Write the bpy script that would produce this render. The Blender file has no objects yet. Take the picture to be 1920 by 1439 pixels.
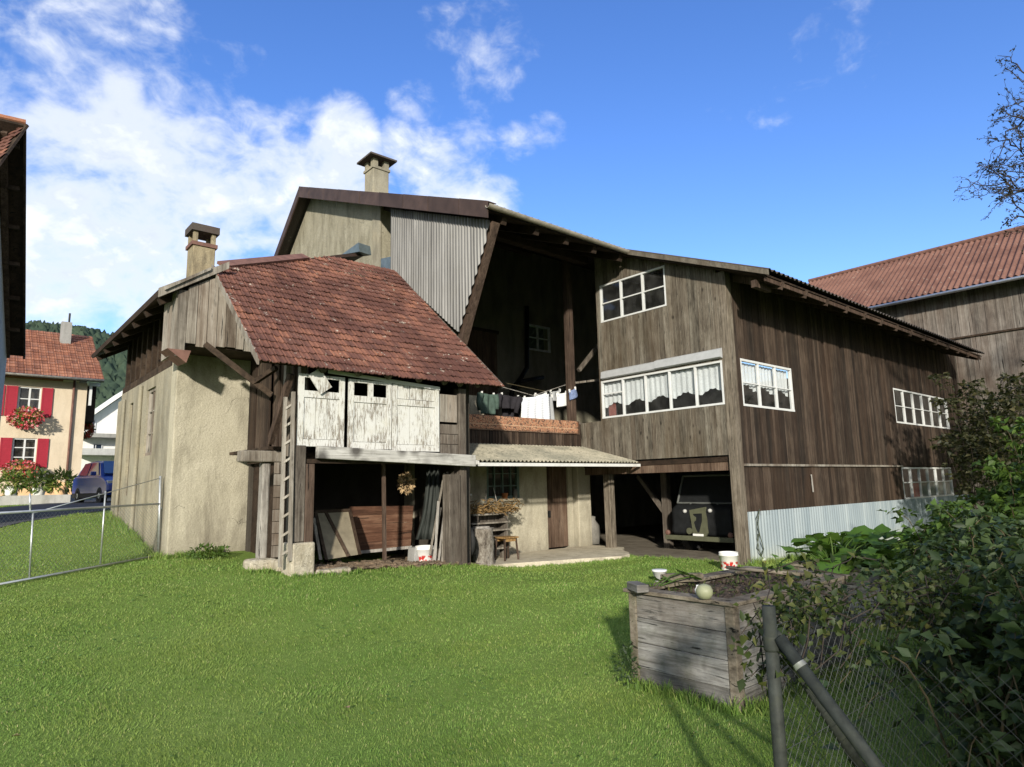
import bpy, math, random
import numpy as np
from mathutils import Vector, Matrix
random.seed(11); RNG = np.random.default_rng(5)
sc = bpy.context.scene
COL = sc.collection
R_ = math.radians

# ------------------------------------------------------------------ camera
F_ = 1222.0; CX, CY = 960.0, 719.5
_sl = (880.-932.)/2500.; ROLL = math.atan(_sl)
_hy = 932.+_sl*1060.; PITCH = math.atan((_hy-CY)*math.cos(ROLL)/F_)
CAM = np.array([0., 0., 1.6])
_fw = np.array([0, math.cos(PITCH), math.sin(PITCH)]); _up = np.array([0, -math.sin(PITCH), math.cos(PITCH)]); _rt = np.array([1., 0, 0])
_ix = math.cos(ROLL)*_rt+math.sin(ROLL)*_up; _iy = math.sin(ROLL)*_rt-math.cos(ROLL)*_up
def ray(px, py): return _fw+_ix*(px-CX)/F_+_iy*(py-CY)/F_
_r2 = ray(2400, 880); ANG = math.atan2(_r2[1], _r2[0])
U = np.array([math.cos(ANG), math.sin(ANG), 0]); V = np.array([-math.sin(ANG), math.cos(ANG), 0])
def W(u, v, z=0.): return U*u+V*v+np.array([0, 0, z])            # farm frame -> world
def loc(P): return np.array([P@U, P@V, P[2]])
def H(px, py, ax, val):                                            # sight line meets a wall plane of the farm frame
    r = ray(px, py); n = {'u': U, 'v': V, 'z': np.array([0, 0, 1.])}[ax]
    return loc(CAM+r*((val-CAM@n)/(r@n)))
def HY(px, py, Y):
    r = ray(px, py); return CAM+r*(Y/r[1])
def HZ(px, py, z):
    r = ray(px, py); return CAM+r*((z-1.6)/r[2])
cam = bpy.data.cameras.new("camera"); camo = bpy.data.objects.new("camera", cam); COL.objects.link(camo)
cam.sensor_width = 36; cam.lens = F_/1920*36; cam.clip_start = .05; cam.clip_end = 6000
m = Matrix(((_ix[0], -_iy[0], -_fw[0], 0), (_ix[1], -_iy[1], -_fw[1], 0), (_ix[2], -_iy[2], -_fw[2], 1.6), (0, 0, 0, 1)))
camo.matrix_world = m; sc.camera = camo

# ------------------------------------------------------------------ terrain height
def wl(u, v): p = W(u, v); return (p[0], p[1])
_cp = [(0, 0, 0), (1.5, 4.8, 0), (-3, 4, .0), (3, 3, 0), (4.4, 12.3, 0), (-1.2, 7, .06), (2, 8, .02), (5, 7.5, 0), (8, 10, .0), (12, 13, -.2), (18, 19, -.3), (8, -3, 0),
       (*wl(3.83, 9.0), .43), (*wl(6.5, 9.0), .30), (*wl(8.0, 9.6), .08), (*wl(10.5, 8.7), .07), (*wl(9, 11.5), .04), (*wl(12.5, 8.5), .0), (*wl(14, 11), -.15), (*wl(12.2, 13), -.15), (*wl(17, 14), -.2), (*wl(2.76, 11.7), .55), (*wl(4.3, 11.6), .56),
       (*wl(5, 10.5), .42), (*wl(2.75, 14.2), .86), (*wl(2.75, 16.8), 1.16), (-6.1, 11, .53), (-6.4, 8.2, .45), (-6, 5, .2), (-9.4, 12, .70), (-11.5, 15.6, 1.0), (-9.4, 15.4, 1.15), (-15, 23, 1.25),
       (-12.3, 23, 1.28), (-23, 29, 1.2), (-8, 7, .4), (-12, 4, .3), (-16, 14, .85), (-28, 20, 1.1), (-5, -4, 0), (-30, 40, 1.4), (-10, 40, 1.5), (10, 45, .6), (40, 30, 0), (40, -10, 0), (-30, -10, .3)]
_cp = np.array(_cp); _A = np.sqrt(((_cp[:, None, :2]-_cp[None, :, :2])**2).sum(-1)+.6**2)
_w = np.linalg.solve(_A+np.eye(len(_cp))*-.02, _cp[:, 2])
def TZ(x, y):
    x = np.asarray(x, float); y = np.asarray(y, float)
    z = (np.sqrt((x[..., None]-_cp[:, 0])**2+(y[..., None]-_cp[:, 1])**2+.36)*_w).sum(-1)
    d = np.sqrt(x*x+y*y); k = np.clip((d-45)/40, 0, 1)
    return z*(1-k)+.8*k
def TL(u, v): p = W(u, v); return float(TZ(p[0], p[1]))

# ------------------------------------------------------------------ node helper
class NT:
    def __init__(s, name, world=False):
        if world: s.t = name.node_tree
        else:
            s.m = bpy.data.materials.new(name); s.m.use_nodes = True; s.t = s.m.node_tree
        s.t.nodes.clear()
    def n(s, ty, **k):
        nd = s.t.nodes.new(ty)
        for a, b in k.items():
            if a == 'ins':
                for i, x in b.items():
                    if isinstance(x, bpy.types.NodeSocket): s.t.links.new(x, nd.inputs[i])
                    elif x is not None: nd.inputs[i].default_value = x
            else: setattr(nd, a, b)
        return nd
    def coord(s, k='Object'): return s.n('ShaderNodeTexCoord').outputs[k]
    def isl(s): return s.n('ShaderNodeNewGeometry').outputs['Random Per Island']
    def math(s, op, a, b=0., c=0., clamp=False):
        return s.n('ShaderNodeMath', operation=op, use_clamp=clamp, ins={0: a, 1: b, 2: c}).outputs[0]
    def vm(s, op, a, b=(0, 0, 0)):
        nd = s.n('ShaderNodeVectorMath', operation=op, ins={0: a})
        if op == 'SCALE':
            if isinstance(b, bpy.types.NodeSocket): s.t.links.new(b, nd.inputs[3])
            else: nd.inputs[3].default_value = b
        elif isinstance(b, bpy.types.NodeSocket): s.t.links.new(b, nd.inputs[1])
        else: nd.inputs[1].default_value = b
        return nd.outputs[1] if op in ('DOT_PRODUCT', 'LENGTH') else nd.outputs[0]
    def noise(s, vec, sc=5., det=4., rough=.55, dist=0.):
        return s.n('ShaderNodeTexNoise', ins={'Vector': vec, 'Scale': sc, 'Detail': det, 'Roughness': rough, 'Distortion': dist}).outputs['Fac']
    def voro(s, vec, sc=5., feat='F1', out='Distance', rnd=1.):
        return s.n('ShaderNodeTexVoronoi', feature=feat, ins={'Vector': vec, 'Scale': sc, 'Randomness': rnd}).outputs[out]
    def ramp(s, f, stops, interp='LINEAR'):
        nd = s.n('ShaderNodeValToRGB', ins={0: f}); cr = nd.color_ramp; cr.interpolation = interp
        while len(cr.elements) < len(stops): cr.elements.new(.5)
        for e, (p, c) in zip(cr.elements, stops):
            e.position = p; e.color = (c, c, c, 1) if isinstance(c, (int, float)) else (*c, 1)
        return nd.outputs[0]
    def mix(s, f, a, b, bt='MIX'):
        nd = s.n('ShaderNodeMix', data_type='RGBA', blend_type=bt); 
        for i, x in ((0, f), (6, a), (7, b)):
            if isinstance(x, bpy.types.NodeSocket): s.t.links.new(x, nd.inputs[i])
            else: nd.inputs[i].default_value = x if i == 0 else (*x, 1) if len(x) == 3 else x
        return nd.outputs[2]
    def mapr(s, v, a, b, c=0., d=1., sm=False):
        return s.n('ShaderNodeMapRange', interpolation_type='SMOOTHSTEP' if sm else 'LINEAR', ins={0: v, 1: a, 2: b, 3: c, 4: d}).outputs[0]
    def mapping(s, v, scale=(1, 1, 1), loc_=(0, 0, 0)): return s.n('ShaderNodeMapping', ins={0: v, 1: loc_, 3: scale}).outputs[0]
    def bump(s, h, st=.3, d=.01): return s.n('ShaderNodeBump', ins={'Strength': st, 'Distance': d, 'Height': h}).outputs[0]
    def out(s, sh): s.n('ShaderNodeOutputMaterial', ins={0: sh}); return s.m
    def pbr(s, col, rough=.8, nrm=None, metal=0., spec=.3, **k):
        i = {'Base Color': col if isinstance(col, bpy.types.NodeSocket) else (*col, 1), 'Roughness': rough, 'Metallic': metal, 'Specular IOR Level': spec}
        if nrm is not None: i['Normal'] = nrm
        i.update(k); return s.n('ShaderNodeBsdfPrincipled', ins=i).outputs[0]

MAT = {}
def wood(name, dark, mid, light, gs=(26, 26, 1.3), var=.5, knots=.0, rough=.85, stain=None, moss=0., bump=.5):
    """weathered timber: grain stretched along one axis, each board its own tone (random per island)"""
    t = NT(name); co = t.coord(); r = t.isl()
    off = t.n('ShaderNodeCombineXYZ', ins={0: t.math('MULTIPLY', r, 37.), 1: t.math('MULTIPLY', r, 71.), 2: t.math('MULTIPLY', r, 13.)}).outputs[0]
    c2 = t.vm('ADD', co, off)
    g = t.noise(t.mapping(c2, gs), 1., 7., .72, .5)
    g2 = t.noise(t.mapping(c2, tuple(x*.28 for x in gs)), 1., 4., .65, .8); mo = t.noise(t.mapping(co, tuple(4. if x > 5 else 2.2 for x in gs)), 1., 5., .7, .4)
    f = t.math('ADD', t.math('ADD', t.math('MULTIPLY', g, .5), t.math('MULTIPLY', g2, .28)), t.math('MULTIPLY', mo, .22))
    f = t.math('MULTIPLY_ADD', t.math('SUBTRACT', f, .5), 2.1, .5)
    f = t.math('ADD', f, t.math('MULTIPLY', t.math('SUBTRACT', r, .5), var*.30))
    c = t.ramp(f, [(.27, dark), (.5, mid), (.76, light)])
    hue = t.math('FRACT', t.math('MULTIPLY', r, 7.31))
    c = t.mix(t.math('MULTIPLY', hue, .30*var), c, tuple(x*y for x, y in zip(mid, (1.25, .86, .66))))
    c = t.mix(t.mapr(g, .57, .64), c, tuple(x*.30 for x in dark))                # cracks
    if knots:
        k = t.voro(t.mapping(c2, (5.5, 5.5, 2.6)), 1.)
        k = t.math('MULTIPLY', t.mapr(k, .16, .05), knots); c = t.mix(k, c, tuple(x*.35 for x in dark))
    if stain:
        sn = t.noise(t.mapping(co, (1.1, 1.1, .35)), 1., 5., .65, .5); c = t.mix(t.math('MULTIPLY', t.mapr(sn, .5, .72), stain[1]), c, stain[0])
    if moss:
        mn = t.noise(co, 3.1, 5., .7); c = t.mix(t.math('MULTIPLY', t.mapr(mn, .52, .68), moss), c, (.045, .06, .02))
    MAT[name] = t.out(t.pbr(c, rough, t.bump(g, bump, .012), spec=.22)); return MAT[name]

def plaster(name, base, stain, patch, bump=.6, sc=1., low=0.):
    t = NT(name); co = t.coord()
    a = t.noise(co, .9*sc, 6., .62, .6); b = t.noise(t.mapping(co, (1.6, 1.6, .45)), 1.7*sc, 5., .65, .4); f = t.noise(co, 34., 4., .7); d = t.noise(co, 6., 5., .6)
    c = t.mix(t.mapr(a, .42, .68), base, patch); c = t.mix(t.math('MULTIPLY', t.mapr(b, .45, .72), .8), c, stain)
    c = t.mix(t.math('MULTIPLY', t.mapr(d, .55, .75), .35), c, tuple(x*.62 for x in base))
    c = t.mix(t.mapr(f, .36, .68, .0, .45), c, tuple(x*.55 for x in base))
    if low:
        z = t.n('ShaderNodeSeparateXYZ', ins={0: co}).outputs[2]
        zz = t.math('ADD', z, t.math('MULTIPLY', d, .5)); c = t.mix(t.mapr(zz, .75, .25, 0., low), c, stain)
    ck = t.voro(t.vm('ADD', t.mapping(co, (1., 1., .7)), t.vm('SCALE', t.n('ShaderNodeTexNoise', ins={'Vector': co, 'Scale': 3., 'Detail': 5.}).outputs['Color'], .5)), 1.1*sc, 'DISTANCE_TO_EDGE')
    ck = t.math('MULTIPLY', t.mapr(ck, .006, .001), t.mapr(a, .50, .60)); c = t.mix(t.math('MULTIPLY', ck, .35), c, tuple(x*.5 for x in stain))
    h = t.math('SUBTRACT', t.math('ADD', t.math('MULTIPLY', f, .5), t.math('MULTIPLY', d, .8)), t.math('MULTIPLY', ck, .3))
    MAT[name] = t.out(t.pbr(c, .93, t.bump(h, bump, .02), spec=.12)); return MAT[name]

def simple(name, col, rough=.7, metal=0., var=.18, sc=8., spec=.3, bump=0., dirt=None, isl=0.):
    t = NT(name); co = t.coord(); n = t.noise(co, sc, 5., .6)
    c = t.mix(t.mapr(n, .3, .7, 0, 1), tuple(x*(1-var) for x in col), tuple(min(1, x*(1+var)) for x in col))
    if isl: c = t.mix(t.math('MULTIPLY', t.isl(), isl), c, tuple(x*.45 for x in col))
    if dirt: c = t.mix(t.math('MULTIPLY', t.mapr(t.noise(co, sc*.4, 6., .7), .5, .7), dirt[1]), c, dirt[0])
    MAT[name] = t.out(t.pbr(c, rough, t.bump(n, bump, .01) if bump else None, metal, spec)); return MAT[name]

def leafmat(name, cols, trans=.35, rough=.55):
    t = NT(name); r = t.isl(); co = t.coord(); big = t.noise(co, 1.3, 3., .6)
    f = t.math('ADD', t.math('MULTIPLY', r, .75), t.math('MULTIPLY', t.math('SUBTRACT', big, .35), .6))
    c = t.ramp(f, [(i/(len(cols)-1), x) for i, x in enumerate(cols)])
    p = t.pbr(c, rough, spec=.35); tr = t.n('ShaderNodeBsdfTranslucent', ins={0: t.mix(.5, c, (.16, .22, .02))}).outputs[0]
    MAT[name] = t.out(t.n('ShaderNodeMixShader', ins={0: trans, 1: p, 2: tr}).outputs[0]); return MAT[name]

# timber
wood('grey_boards', (.032, .028, .022), (.115, .101, .079), (.25, .23, .188), (42, 42, 2.2), .55, .9, stain=((.075, .055, .032), .5))
wood('dark_boards', (.010, .0075, .006), (.035, .0255, .019), (.112, .083, .062), (44, 44, .8), .9, 0., stain=((.06, .034, .02), .45))
wood('silver_boards', (.07, .062, .052), (.21, .19, .16), (.38, .36, .32), (24, 24, .9), .7, .35, stain=((.055, .03, .018), .85))
wood('barn_boards', (.05, .043, .038), (.15, .132, .115), (.30, .275, .245), (22, 22, .5), .5, 0., stain=((.08, .045, .03), .6))
wood('post_wood', (.030, .025, .020), (.105, .090, .074), (.25, .225, .19), (30, 30, 1.4), .4, .3, stain=((.05, .036, .027), .5))
wood('pale_post', (.05, .042, .032), (.165, .14, .108), (.32, .285, .235), (30, 30, 1.4), .4, .5, stain=((.09, .055, .038), .5))
wood('brown_post', (.018, .012, .009), (.060, .040, .029), (.14, .098, .074), (28, 28, 1.2), .5, .1)
wood('dark_beam', (.012, .008, .006), (.04, .027, .018), (.085, .06, .042), (8, 8, 8), .5)
wood('roof_timber', (.010, .007, .005), (.028, .018, .012), (.055, .037, .026), (9, 9, 9), .5)
wood('panel_wood', (.028, .015, .010), (.095, .048, .030), (.22, .13, .085), (1.3, 30, 22), .7, .0)
wood('old_door_wood', (.036, .023, .016), (.115, .076, .054), (.23, .17, .125), (30, 30, 1.0), .4, 0., stain=((.035, .02, .012), .7))
wood('bed_boards', (.045, .043, .040), (.155, .150, .140), (.31, .305, .29), (1.5, 1.5, 26), .55, .35, moss=.35, stain=((.05, .032, .022), .5))
wood('bed_trim', (.045, .038, .028), (.15, .128, .098), (.28, .25, .20), (6, 6, 14), .5, .0, moss=.4)
wood('pale_pole', (.12, .11, .10), (.30, .285, .26), (.5, .48, .44), (20, 20, 1.5), .6)
wood('stool_wood', (.10, .055, .02), (.26, .155, .06), (.42, .28, .13), (20, 4, 12), .3)
wood('bark', (.04, .032, .026), (.17, .15, .125), (.42, .40, .36), (22, 22, 9), .2, 0., bump=1.0)
# walls
plaster('plaster_warm', (.42, .385, .295), (.14, .122, .092), (.50, .462, .365), 1.1, 1., .45)
plaster('plaster_gable', (.30, .276, .208), (.12, .105, .07), (.36, .335, .26), 1.4, 1.2)
plaster('plaster_grey', (.29, .268, .21), (.10, .085, .06), (.38, .335, .24), .7, 1., .4)
plaster('plaster_balcony', (.25, .232, .175), (.09, .08, .06), (.31, .285, .22), .7, 1.)  # slightly darker plaster for the wall behind the balcony
plaster('plaster_pink', (.62, .52, .39), (.5, .42, .31), (.66, .57, .44), .2)
plaster('plaster_white', (.75, .75, .73), (.62, .62, .6), (.8, .8, .78), .1)
plaster('plaster_pale', (.42, .42, .41), (.3, .3, .3), (.48, .48, .47), .2)
plaster('chimney_render', (.29, .24, .155), (.045, .038, .032), (.35, .30, .20), .8, 3.)
plaster('stone', (.42, .37, .28), (.15, .13, .09), (.54, .50, .41), 1.6, 4.)
plaster('stone_trim', (.125, .105, .08), (.05, .042, .032), (.19, .17, .14), .8, 3.)
plaster('concrete', (.52, .465, .36), (.27, .235, .175), (.60, .545, .43), .5, 1.4)
plaster('concrete_grey', (.30, .295, .28), (.17, .165, .15), (.36, .355, .34), .4, 1.)
plaster('barn_floor', (.19, .165, .13), (.08, .066, .05), (.25, .22, .175), .5, 1.)
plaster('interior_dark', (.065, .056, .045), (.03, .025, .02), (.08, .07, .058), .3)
simple('white_paint', (.58, .58, .56), .5, var=.06, dirt=((.40, .38, .33), .5))
simple('window_white', (.58, .59, .59), .45, var=.05, dirt=((.45, .44, .4), .4))
simple('galvanised', (.50, .52, .53), .42, .75, .12, 14., .4, .0)
simple('fence_metal', (.030, .034, .030), .65, .0, .35, 20., .2, .15, ((.05, .055, .035), .6))
simple('wire', (.30, .32, .32), .5, .6)
simple('fence_wire', (.075, .08, .08), .6, .3)
simple('dark_wire', (.022, .025, .025), .7, .0)
simple('hood_metal', (.42, .43, .44), .55, .2, .08)
simple('zinc', (.16, .20, .21), .5, .5, .25, 6.)
simple('gutter_metal', (.30, .27, .22), .6, .2, .3, 6.)
simple('brown_sheet', (.065, .042, .034), .65, .1, .35, 3., .3, .1, None, .45)
simple('rust_sheet', (.17, .09, .07), .7, .2, .3, 6.)
simple('black_iron', (.012, .012, .012), .6)
simple('rubber', (.018, .018, .018), .8)
simple('pale_board', (.22, .19, .135), .85, 0, .3, 5., .2, .1, ((.16, .13, .09), .6))
simple('soil', (.055, .043, .034), .95, 0, .55, 30., .1, 1.)
simple('debris', (.17, .125, .085), .95, 0, .5, 25., .1, .6, ((.3, .25, .19), .6), .7)
simple('asphalt', (.075, .075, .078), .9, 0, .25, 60., .2, .3)
simple('shutter_red', (.30, .018, .035), .55, 0, .08)
simple('olive_paint', (.085, .088, .055), .55, 0, .15, 10.)
simple('black_canvas', (.011, .012, .013), .75, 0, .3, 6., .2)
simple('canvas_seam', (.10, .105, .10), .75)
simple('tarp', (.022, .026, .023), .7, 0, .3, 5., .3)
simple('lamp_glass', (.42, .42, .41), .15, 0, .03, spec=.6)
simple('white_plastic', (.72, .72, .70), .4, 0, .04)
simple('terracotta', (.42, .17, .07), .8, 0, .2)
simple('terracotta_light', (.70, .45, .25), .8, 0, .1)
simple('grey_plastic', (.55, .56, .58), .5)
simple('cable', (.06, .07, .045), .6)
simple('green_cloth', (.055, .085, .070), .85, 0, .35, 7., .2)
simple('black_cloth', (.022, .020, .024), .9, 0, .3, 7., .2)
simple('grey_cloth', (.30, .31, .32), .9, 0, .12, 9., .2)
simple('white_cloth', (.70, .71, .73), .9, 0, .05, 9., .2)
simple('blue_cloth', (.16, .21, .36), .9, 0, .4, 18., .2)
simple('dried_plant', (.25, .16, .07), .9, 0, .4, 20., .1, 0, None, .75)
simple('dried_flower', (.42, .30, .17), .9, 0, .4, 20., .1, 0, None, .5)
simple('gourd_skin', (.25, .26, .165), .5, 0, .15, 9., .3, .1, ((.20, .26, .10), .6))
simple('red_board', (.28, .02, .015), .6)
simple('grey_green_board', (.12, .17, .15), .6)
simple('lace', (.72, .74, .76), .9)
simple('red_curtain', (.20, .05, .035), .9)
simple('orange_item', (.55, .22, .06), .6)
simple('sack_cloth', (.20, .19, .17), .9, 0, .4, 4., .1, .5)
simple('hedge_dark', (.03, .05, .02), .8, 0, .4)
simple('twig', (.035, .027, .021), .85, 0, .3)
simple('cane', (.075, .06, .032), .8, 0, .3)
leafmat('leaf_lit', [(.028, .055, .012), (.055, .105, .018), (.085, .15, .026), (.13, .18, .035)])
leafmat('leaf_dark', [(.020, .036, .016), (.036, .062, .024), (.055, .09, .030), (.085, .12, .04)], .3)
leafmat('leaf_shrub', [(.020, .024, .012), (.036, .040, .018), (.055, .052, .022), (.085, .07, .028)], .25)
leafmat('leaf_autumn', [(.018, .032, .012), (.04, .062, .018), (.07, .088, .024), (.14, .125, .035)], .35)
leafmat('leaf_squash', [(.05, .115, .018), (.085, .175, .025), (.13, .23, .035)], .4)
leafmat('leaf_clover', [(.06, .13, .03), (.11, .20, .05), (.17, .26, .08)], .3)
leafmat('leaf_tree', [(.008, .009, .005), (.016, .017, .007), (.03, .028, .012)], .2)
leafmat('leaf_pot', [(.05, .10, .02), (.11, .17, .03), (.30, .28, .06)], .3)
leafmat('petals', [(.32, .012, .02), (.48, .03, .05), (.60, .14, .18), (.68, .40, .38)], .2)
leafmat('petals_red', [(.30, .01, .012), (.45, .02, .02), (.55, .08, .06)], .2)

def mk_grass():
    t = NT('grass_blade'); r = t.isl(); co = t.coord(); big = t.noise(co, .55, 4., .6); mid = t.noise(co, 2.6, 4., .65)
    c = t.ramp(r, [(0, (.092, .168, .034)), (.4, (.160, .275, .055)), (.75, (.218, .342, .076)), (.95, (.31, .36, .11)), (1, (.44, .41, .22))])
    c = t.mix(t.mapr(big, .46, .64, 0, .45), c, (.27, .31, .075)); c = t.mix(t.mapr(mid, .52, .70, 0, .5), c, (.115, .225, .045))
    p = t.pbr(c, .6, spec=.25); tr = t.n('ShaderNodeBsdfTranslucent', ins={0: t.mix(.5, c, (.2, .26, .03))}).outputs[0]
    MAT['grass_blade'] = t.out(t.n('ShaderNodeMixShader', ins={0: .35, 1: p, 2: tr}).outputs[0])
    t = NT('lawn_ground'); co = t.coord(); a = t.noise(co, .5, 5., .6); b = t.noise(co, 14., 4., .7); d = t.noise(co, 90., 2., .6)
    c = t.mix(t.mapr(a, .4, .65), (.155, .235, .05), (.20, .265, .065)); c = t.mix(t.mapr(b, .4, .7), c, (.12, .19, .036)); c = t.mix(t.mapr(d, .45, .75, 0, .35), c, (.06, .10, .02))
    MAT['lawn_ground'] = t.out(t.pbr(c, .95, t.bump(d, .6, .03), spec=.1))
mk_grass()

def mk_tiles(name, cols, lichen=.5, blot=.6):
    t = NT(name); r = t.isl(); co = t.coord(); big = t.noise(co, .8, 4., .6, .4); fine = t.noise(co, 28., 4., .65); mid = t.noise(co, 4.5, 5., .7)
    c = t.ramp(r, [(i/(len(cols)-1), x) for i, x in enumerate(cols)])
    c = t.mix(t.math('MULTIPLY', t.mapr(big, .44, .60), blot), c, (.075, .034, .028))
    c = t.mix(t.mapr(fine, .35, .75, 0, .5), c, (.06, .032, .026))
    c = t.mix(t.math('MULTIPLY', t.mapr(t.math('ADD', t.math('MULTIPLY', mid, .6), t.math('MULTIPLY', t.noise(co, 13., 4., .7), .4)), .585, .65), lichen), c, (.40, .36, .30))
    MAT[name] = t.out(t.pbr(c, .88, t.bump(fine, .4, .006), spec=.15))
mk_tiles('clay_tile', [(.120, .058, .045), (.150, .069, .052), (.185, .083, .060), (.25, .112, .072)], 1., .8)
mk_tiles('clay_tile_far', [(.20, .085, .055), (.30, .12, .07), (.40, .18, .11), (.26, .12, .08)], .35, .25)
mk_tiles('roof_red_sheet', [(.185, .095, .072), (.22, .115, .088)], .7, .5)
mk_tiles('fibre_cement', [(.06, .056, .05), (.09, .083, .073)], .5, .2)

def mk_special():
    # flaking white paint over grey timber
    t = NT('flaking_paint'); co = t.coord(); r = t.isl()
    c2 = t.vm('ADD', co, t.n('ShaderNodeCombineXYZ', ins={0: t.math('MULTIPLY', r, 9.), 2: t.math('MULTIPLY', r, 5.)}).outputs[0])
    g = t.noise(t.mapping(c2, (60, 60, 6)), 1., 7., .74, .3); big = t.noise(co, 1.9, 3., .6); z = t.n('ShaderNodeSeparateXYZ', ins={0: co}).outputs[2]
    f = t.math('ADD', g, t.math('MULTIPLY', t.math('SUBTRACT', big, .5), .45))
    f = t.math('ADD', f, t.math('MULTIPLY', t.math('SUBTRACT', .45, r), .04))
    k = t.mapr(f, .53, .565)
    c = t.mix(k, t.mix(g, (.48, .48, .45), (.60, .60, .575)), t.ramp(g, [(.3, (.10, .09, .075)), (.7, (.28, .25, .21))]))
    c = t.mix(t.mapr(t.noise(co, 7., 4., .6), .5, .75, 0, .35), c, (.44, .42, .33))
    MAT['flaking_paint'] = t.out(t.pbr(c, .75, t.bump(k, -.5, .006), spec=.25))
    # beam: grey board with round dark stains
    t = NT('stained_beam'); co = t.coord(); g = t.noise(t.mapping(co, (1.5, 30, 26)), 1., 6., .7, .3)
    c = t.ramp(g, [(.28, (.14, .135, .12)), (.5, (.36, .35, .325)), (.75, (.56, .55, .52))])
    x = t.n('ShaderNodeSeparateXYZ', ins={0: co}).outputs[0]
    v = t.voro(t.mapping(co, (3.4, 1, 3.2)), 1.); k = t.math('MULTIPLY', t.mapr(v, .46, .16), t.mapr(x, 1.2, .5)); c = t.mix(t.math('MULTIPLY', k, .85), c, (.04, .035, .032))
    c = t.mix(t.mapr(t.noise(co, 5., 5., .7), .52, .7, 0, .6), c, (.13, .12, .11))
    MAT['stained_beam'] = t.out(t.pbr(c, .85, t.bump(g, .5, .01), spec=.2))
    # see-through ribbed sheet of the gable, milky and dirty
    t = NT('ribbed_sheet'); co = t.coord(); b = t.noise(t.mapping(co, (3, 7, .35)), 1., 5., .6); n = t.noise(co, 2., 4., .6)
    c = t.mix(t.mapr(b, .35, .68), (.06, .058, .055), (.19, .186, .18)); c = t.mix(t.mapr(n, .5, .75, 0, .6), c, (.10, .095, .085))
    MAT['ribbed_sheet'] = t.out(t.pbr(c, .45, None, 0., .4))
    t = NT('steel_sheet'); co = t.coord(); b = t.noise(t.mapping(co, (4, 4, .3)), 1., 5., .6); z = t.n('ShaderNodeSeparateXYZ', ins={0: co}).outputs[2]; n = t.noise(co, 6., 5., .7)
    c = t.mix(t.mapr(b, .35, .7), (.205, .25, .28), (.325, .37, .39)); c = t.mix(t.math('MULTIPLY', t.mapr(t.math('ADD', z, t.math('MULTIPLY', n, .4)), .55, .15), .5), c, (.36, .36, .27))
    MAT['steel_sheet'] = t.out(t.pbr(c, .5, None, .35, .4))
    t = NT('awning_sheet'); co = t.coord(); a = t.noise(co, 1.6, 6., .7); b = t.noise(co, 14., 5., .7)
    c = t.mix(t.mapr(a, .38, .62), (.42, .385, .295), (.24, .23, .18)); c = t.mix(t.mapr(b, .5, .7, 0, .8), c, (.11, .11, .085))
    MAT['awning_sheet'] = t.out(t.pbr(c, .9, t.bump(b, .3, .01), spec=.15))
    t = NT('glass'); fr = t.math('MULTIPLY_ADD', t.math('POWER', t.n('ShaderNodeLayerWeight', ins={0: .5}).outputs['Facing'], 3.), .75, .035)
    co = t.coord(); d = t.mapr(t.noise(co, 3., 4., .6), .4, .8, .03, .15)
    tr = t.n('ShaderNodeBsdfTransparent', ins={0: (.90, .92, .92, 1)}).outputs[0]; gl = t.n('ShaderNodeBsdfGlossy', ins={0: (.9, .9, .9, 1), 1: .04}).outputs[0]; df = t.n('ShaderNodeBsdfDiffuse', ins={0: (.3, .3, .29, 1)}).outputs[0]
    a = t.n('ShaderNodeMixShader', ins={0: fr, 1: tr, 2: gl}).outputs[0]; MAT['glass'] = t.out(t.n('ShaderNodeMixShader', ins={0: d, 1: a, 2: df}).outputs[0])
    t = NT('car_glass'); MAT['car_glass'] = t.out(t.pbr((.02, .03, .05), .06, spec=.8))
    t = NT('windscreen'); MAT['windscreen'] = t.out(t.pbr((.06, .11, .22), .08, spec=.9))
    t = NT('car_blue'); co = t.coord(); MAT['car_blue'] = t.out(t.pbr((.014, .036, .20), .3, spec=.4, **{'Coat Weight': .3, 'Coat Roughness': .1}))
    # lace with woven pattern, lets the dark room through
    t = NT('lace_curtain'); co = t.coord(); vo = t.voro(co, 22., 'DISTANCE_TO_EDGE'); n = t.noise(co, 60., 2., .6)
    a = t.math('MAXIMUM', t.mapr(vo, .14, .05), t.mapr(n, .48, .54)); a = t.math('MULTIPLY_ADD', a, .18, .80)
    df = t.n('ShaderNodeBsdfDiffuse', ins={0: (.86, .88, .90, 1)}).outputs[0]; tl = t.n('ShaderNodeBsdfTranslucent', ins={0: (.7, .73, .76, 1)}).outputs[0]
    s2 = t.n('ShaderNodeMixShader', ins={0: .25, 1: df, 2: tl}).outputs[0]
    MAT['lace_curtain'] = t.out(t.n('ShaderNodeMixShader', ins={0: a, 1: t.n('ShaderNodeBsdfTransparent').outputs[0], 2: s2}).outputs[0])
    # patterned carpet
    t = NT('carpet'); co = t.coord(); v = t.voro(t.mapping(co, (1, .2, 1)), 26.); w = t.noise(co, 44., 4., .7, 1.2); z = t.n('ShaderNodeSeparateXYZ', ins={0: co}).outputs[2]
    c = t.ramp(t.math('ADD', t.math('MULTIPLY', v, .8), t.math('MULTIPLY', w, .6)), [(.36, (.13, .045, .032)), (.54, (.28, .105, .06)), (.70, (.44, .27, .165)), (.86, (.11, .06, .045))])
    band = t.math('ABSOLUTE', t.math('SUBTRACT', z, .60)); c = t.mix(t.mapr(band, .014, .006, 0, .7), c, (.46, .31, .20))
    MAT['carpet'] = t.out(t.pbr(c, .95, t.bump(w, .5, .01), spec=.1))
    # striped sheet on the line
    t = NT('striped_cloth'); co = t.coord(); z = t.n('ShaderNodeSeparateXYZ', ins={0: co}).outputs[2]; x = t.n('ShaderNodeSeparateXYZ', ins={0: co}).outputs[0]
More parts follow.
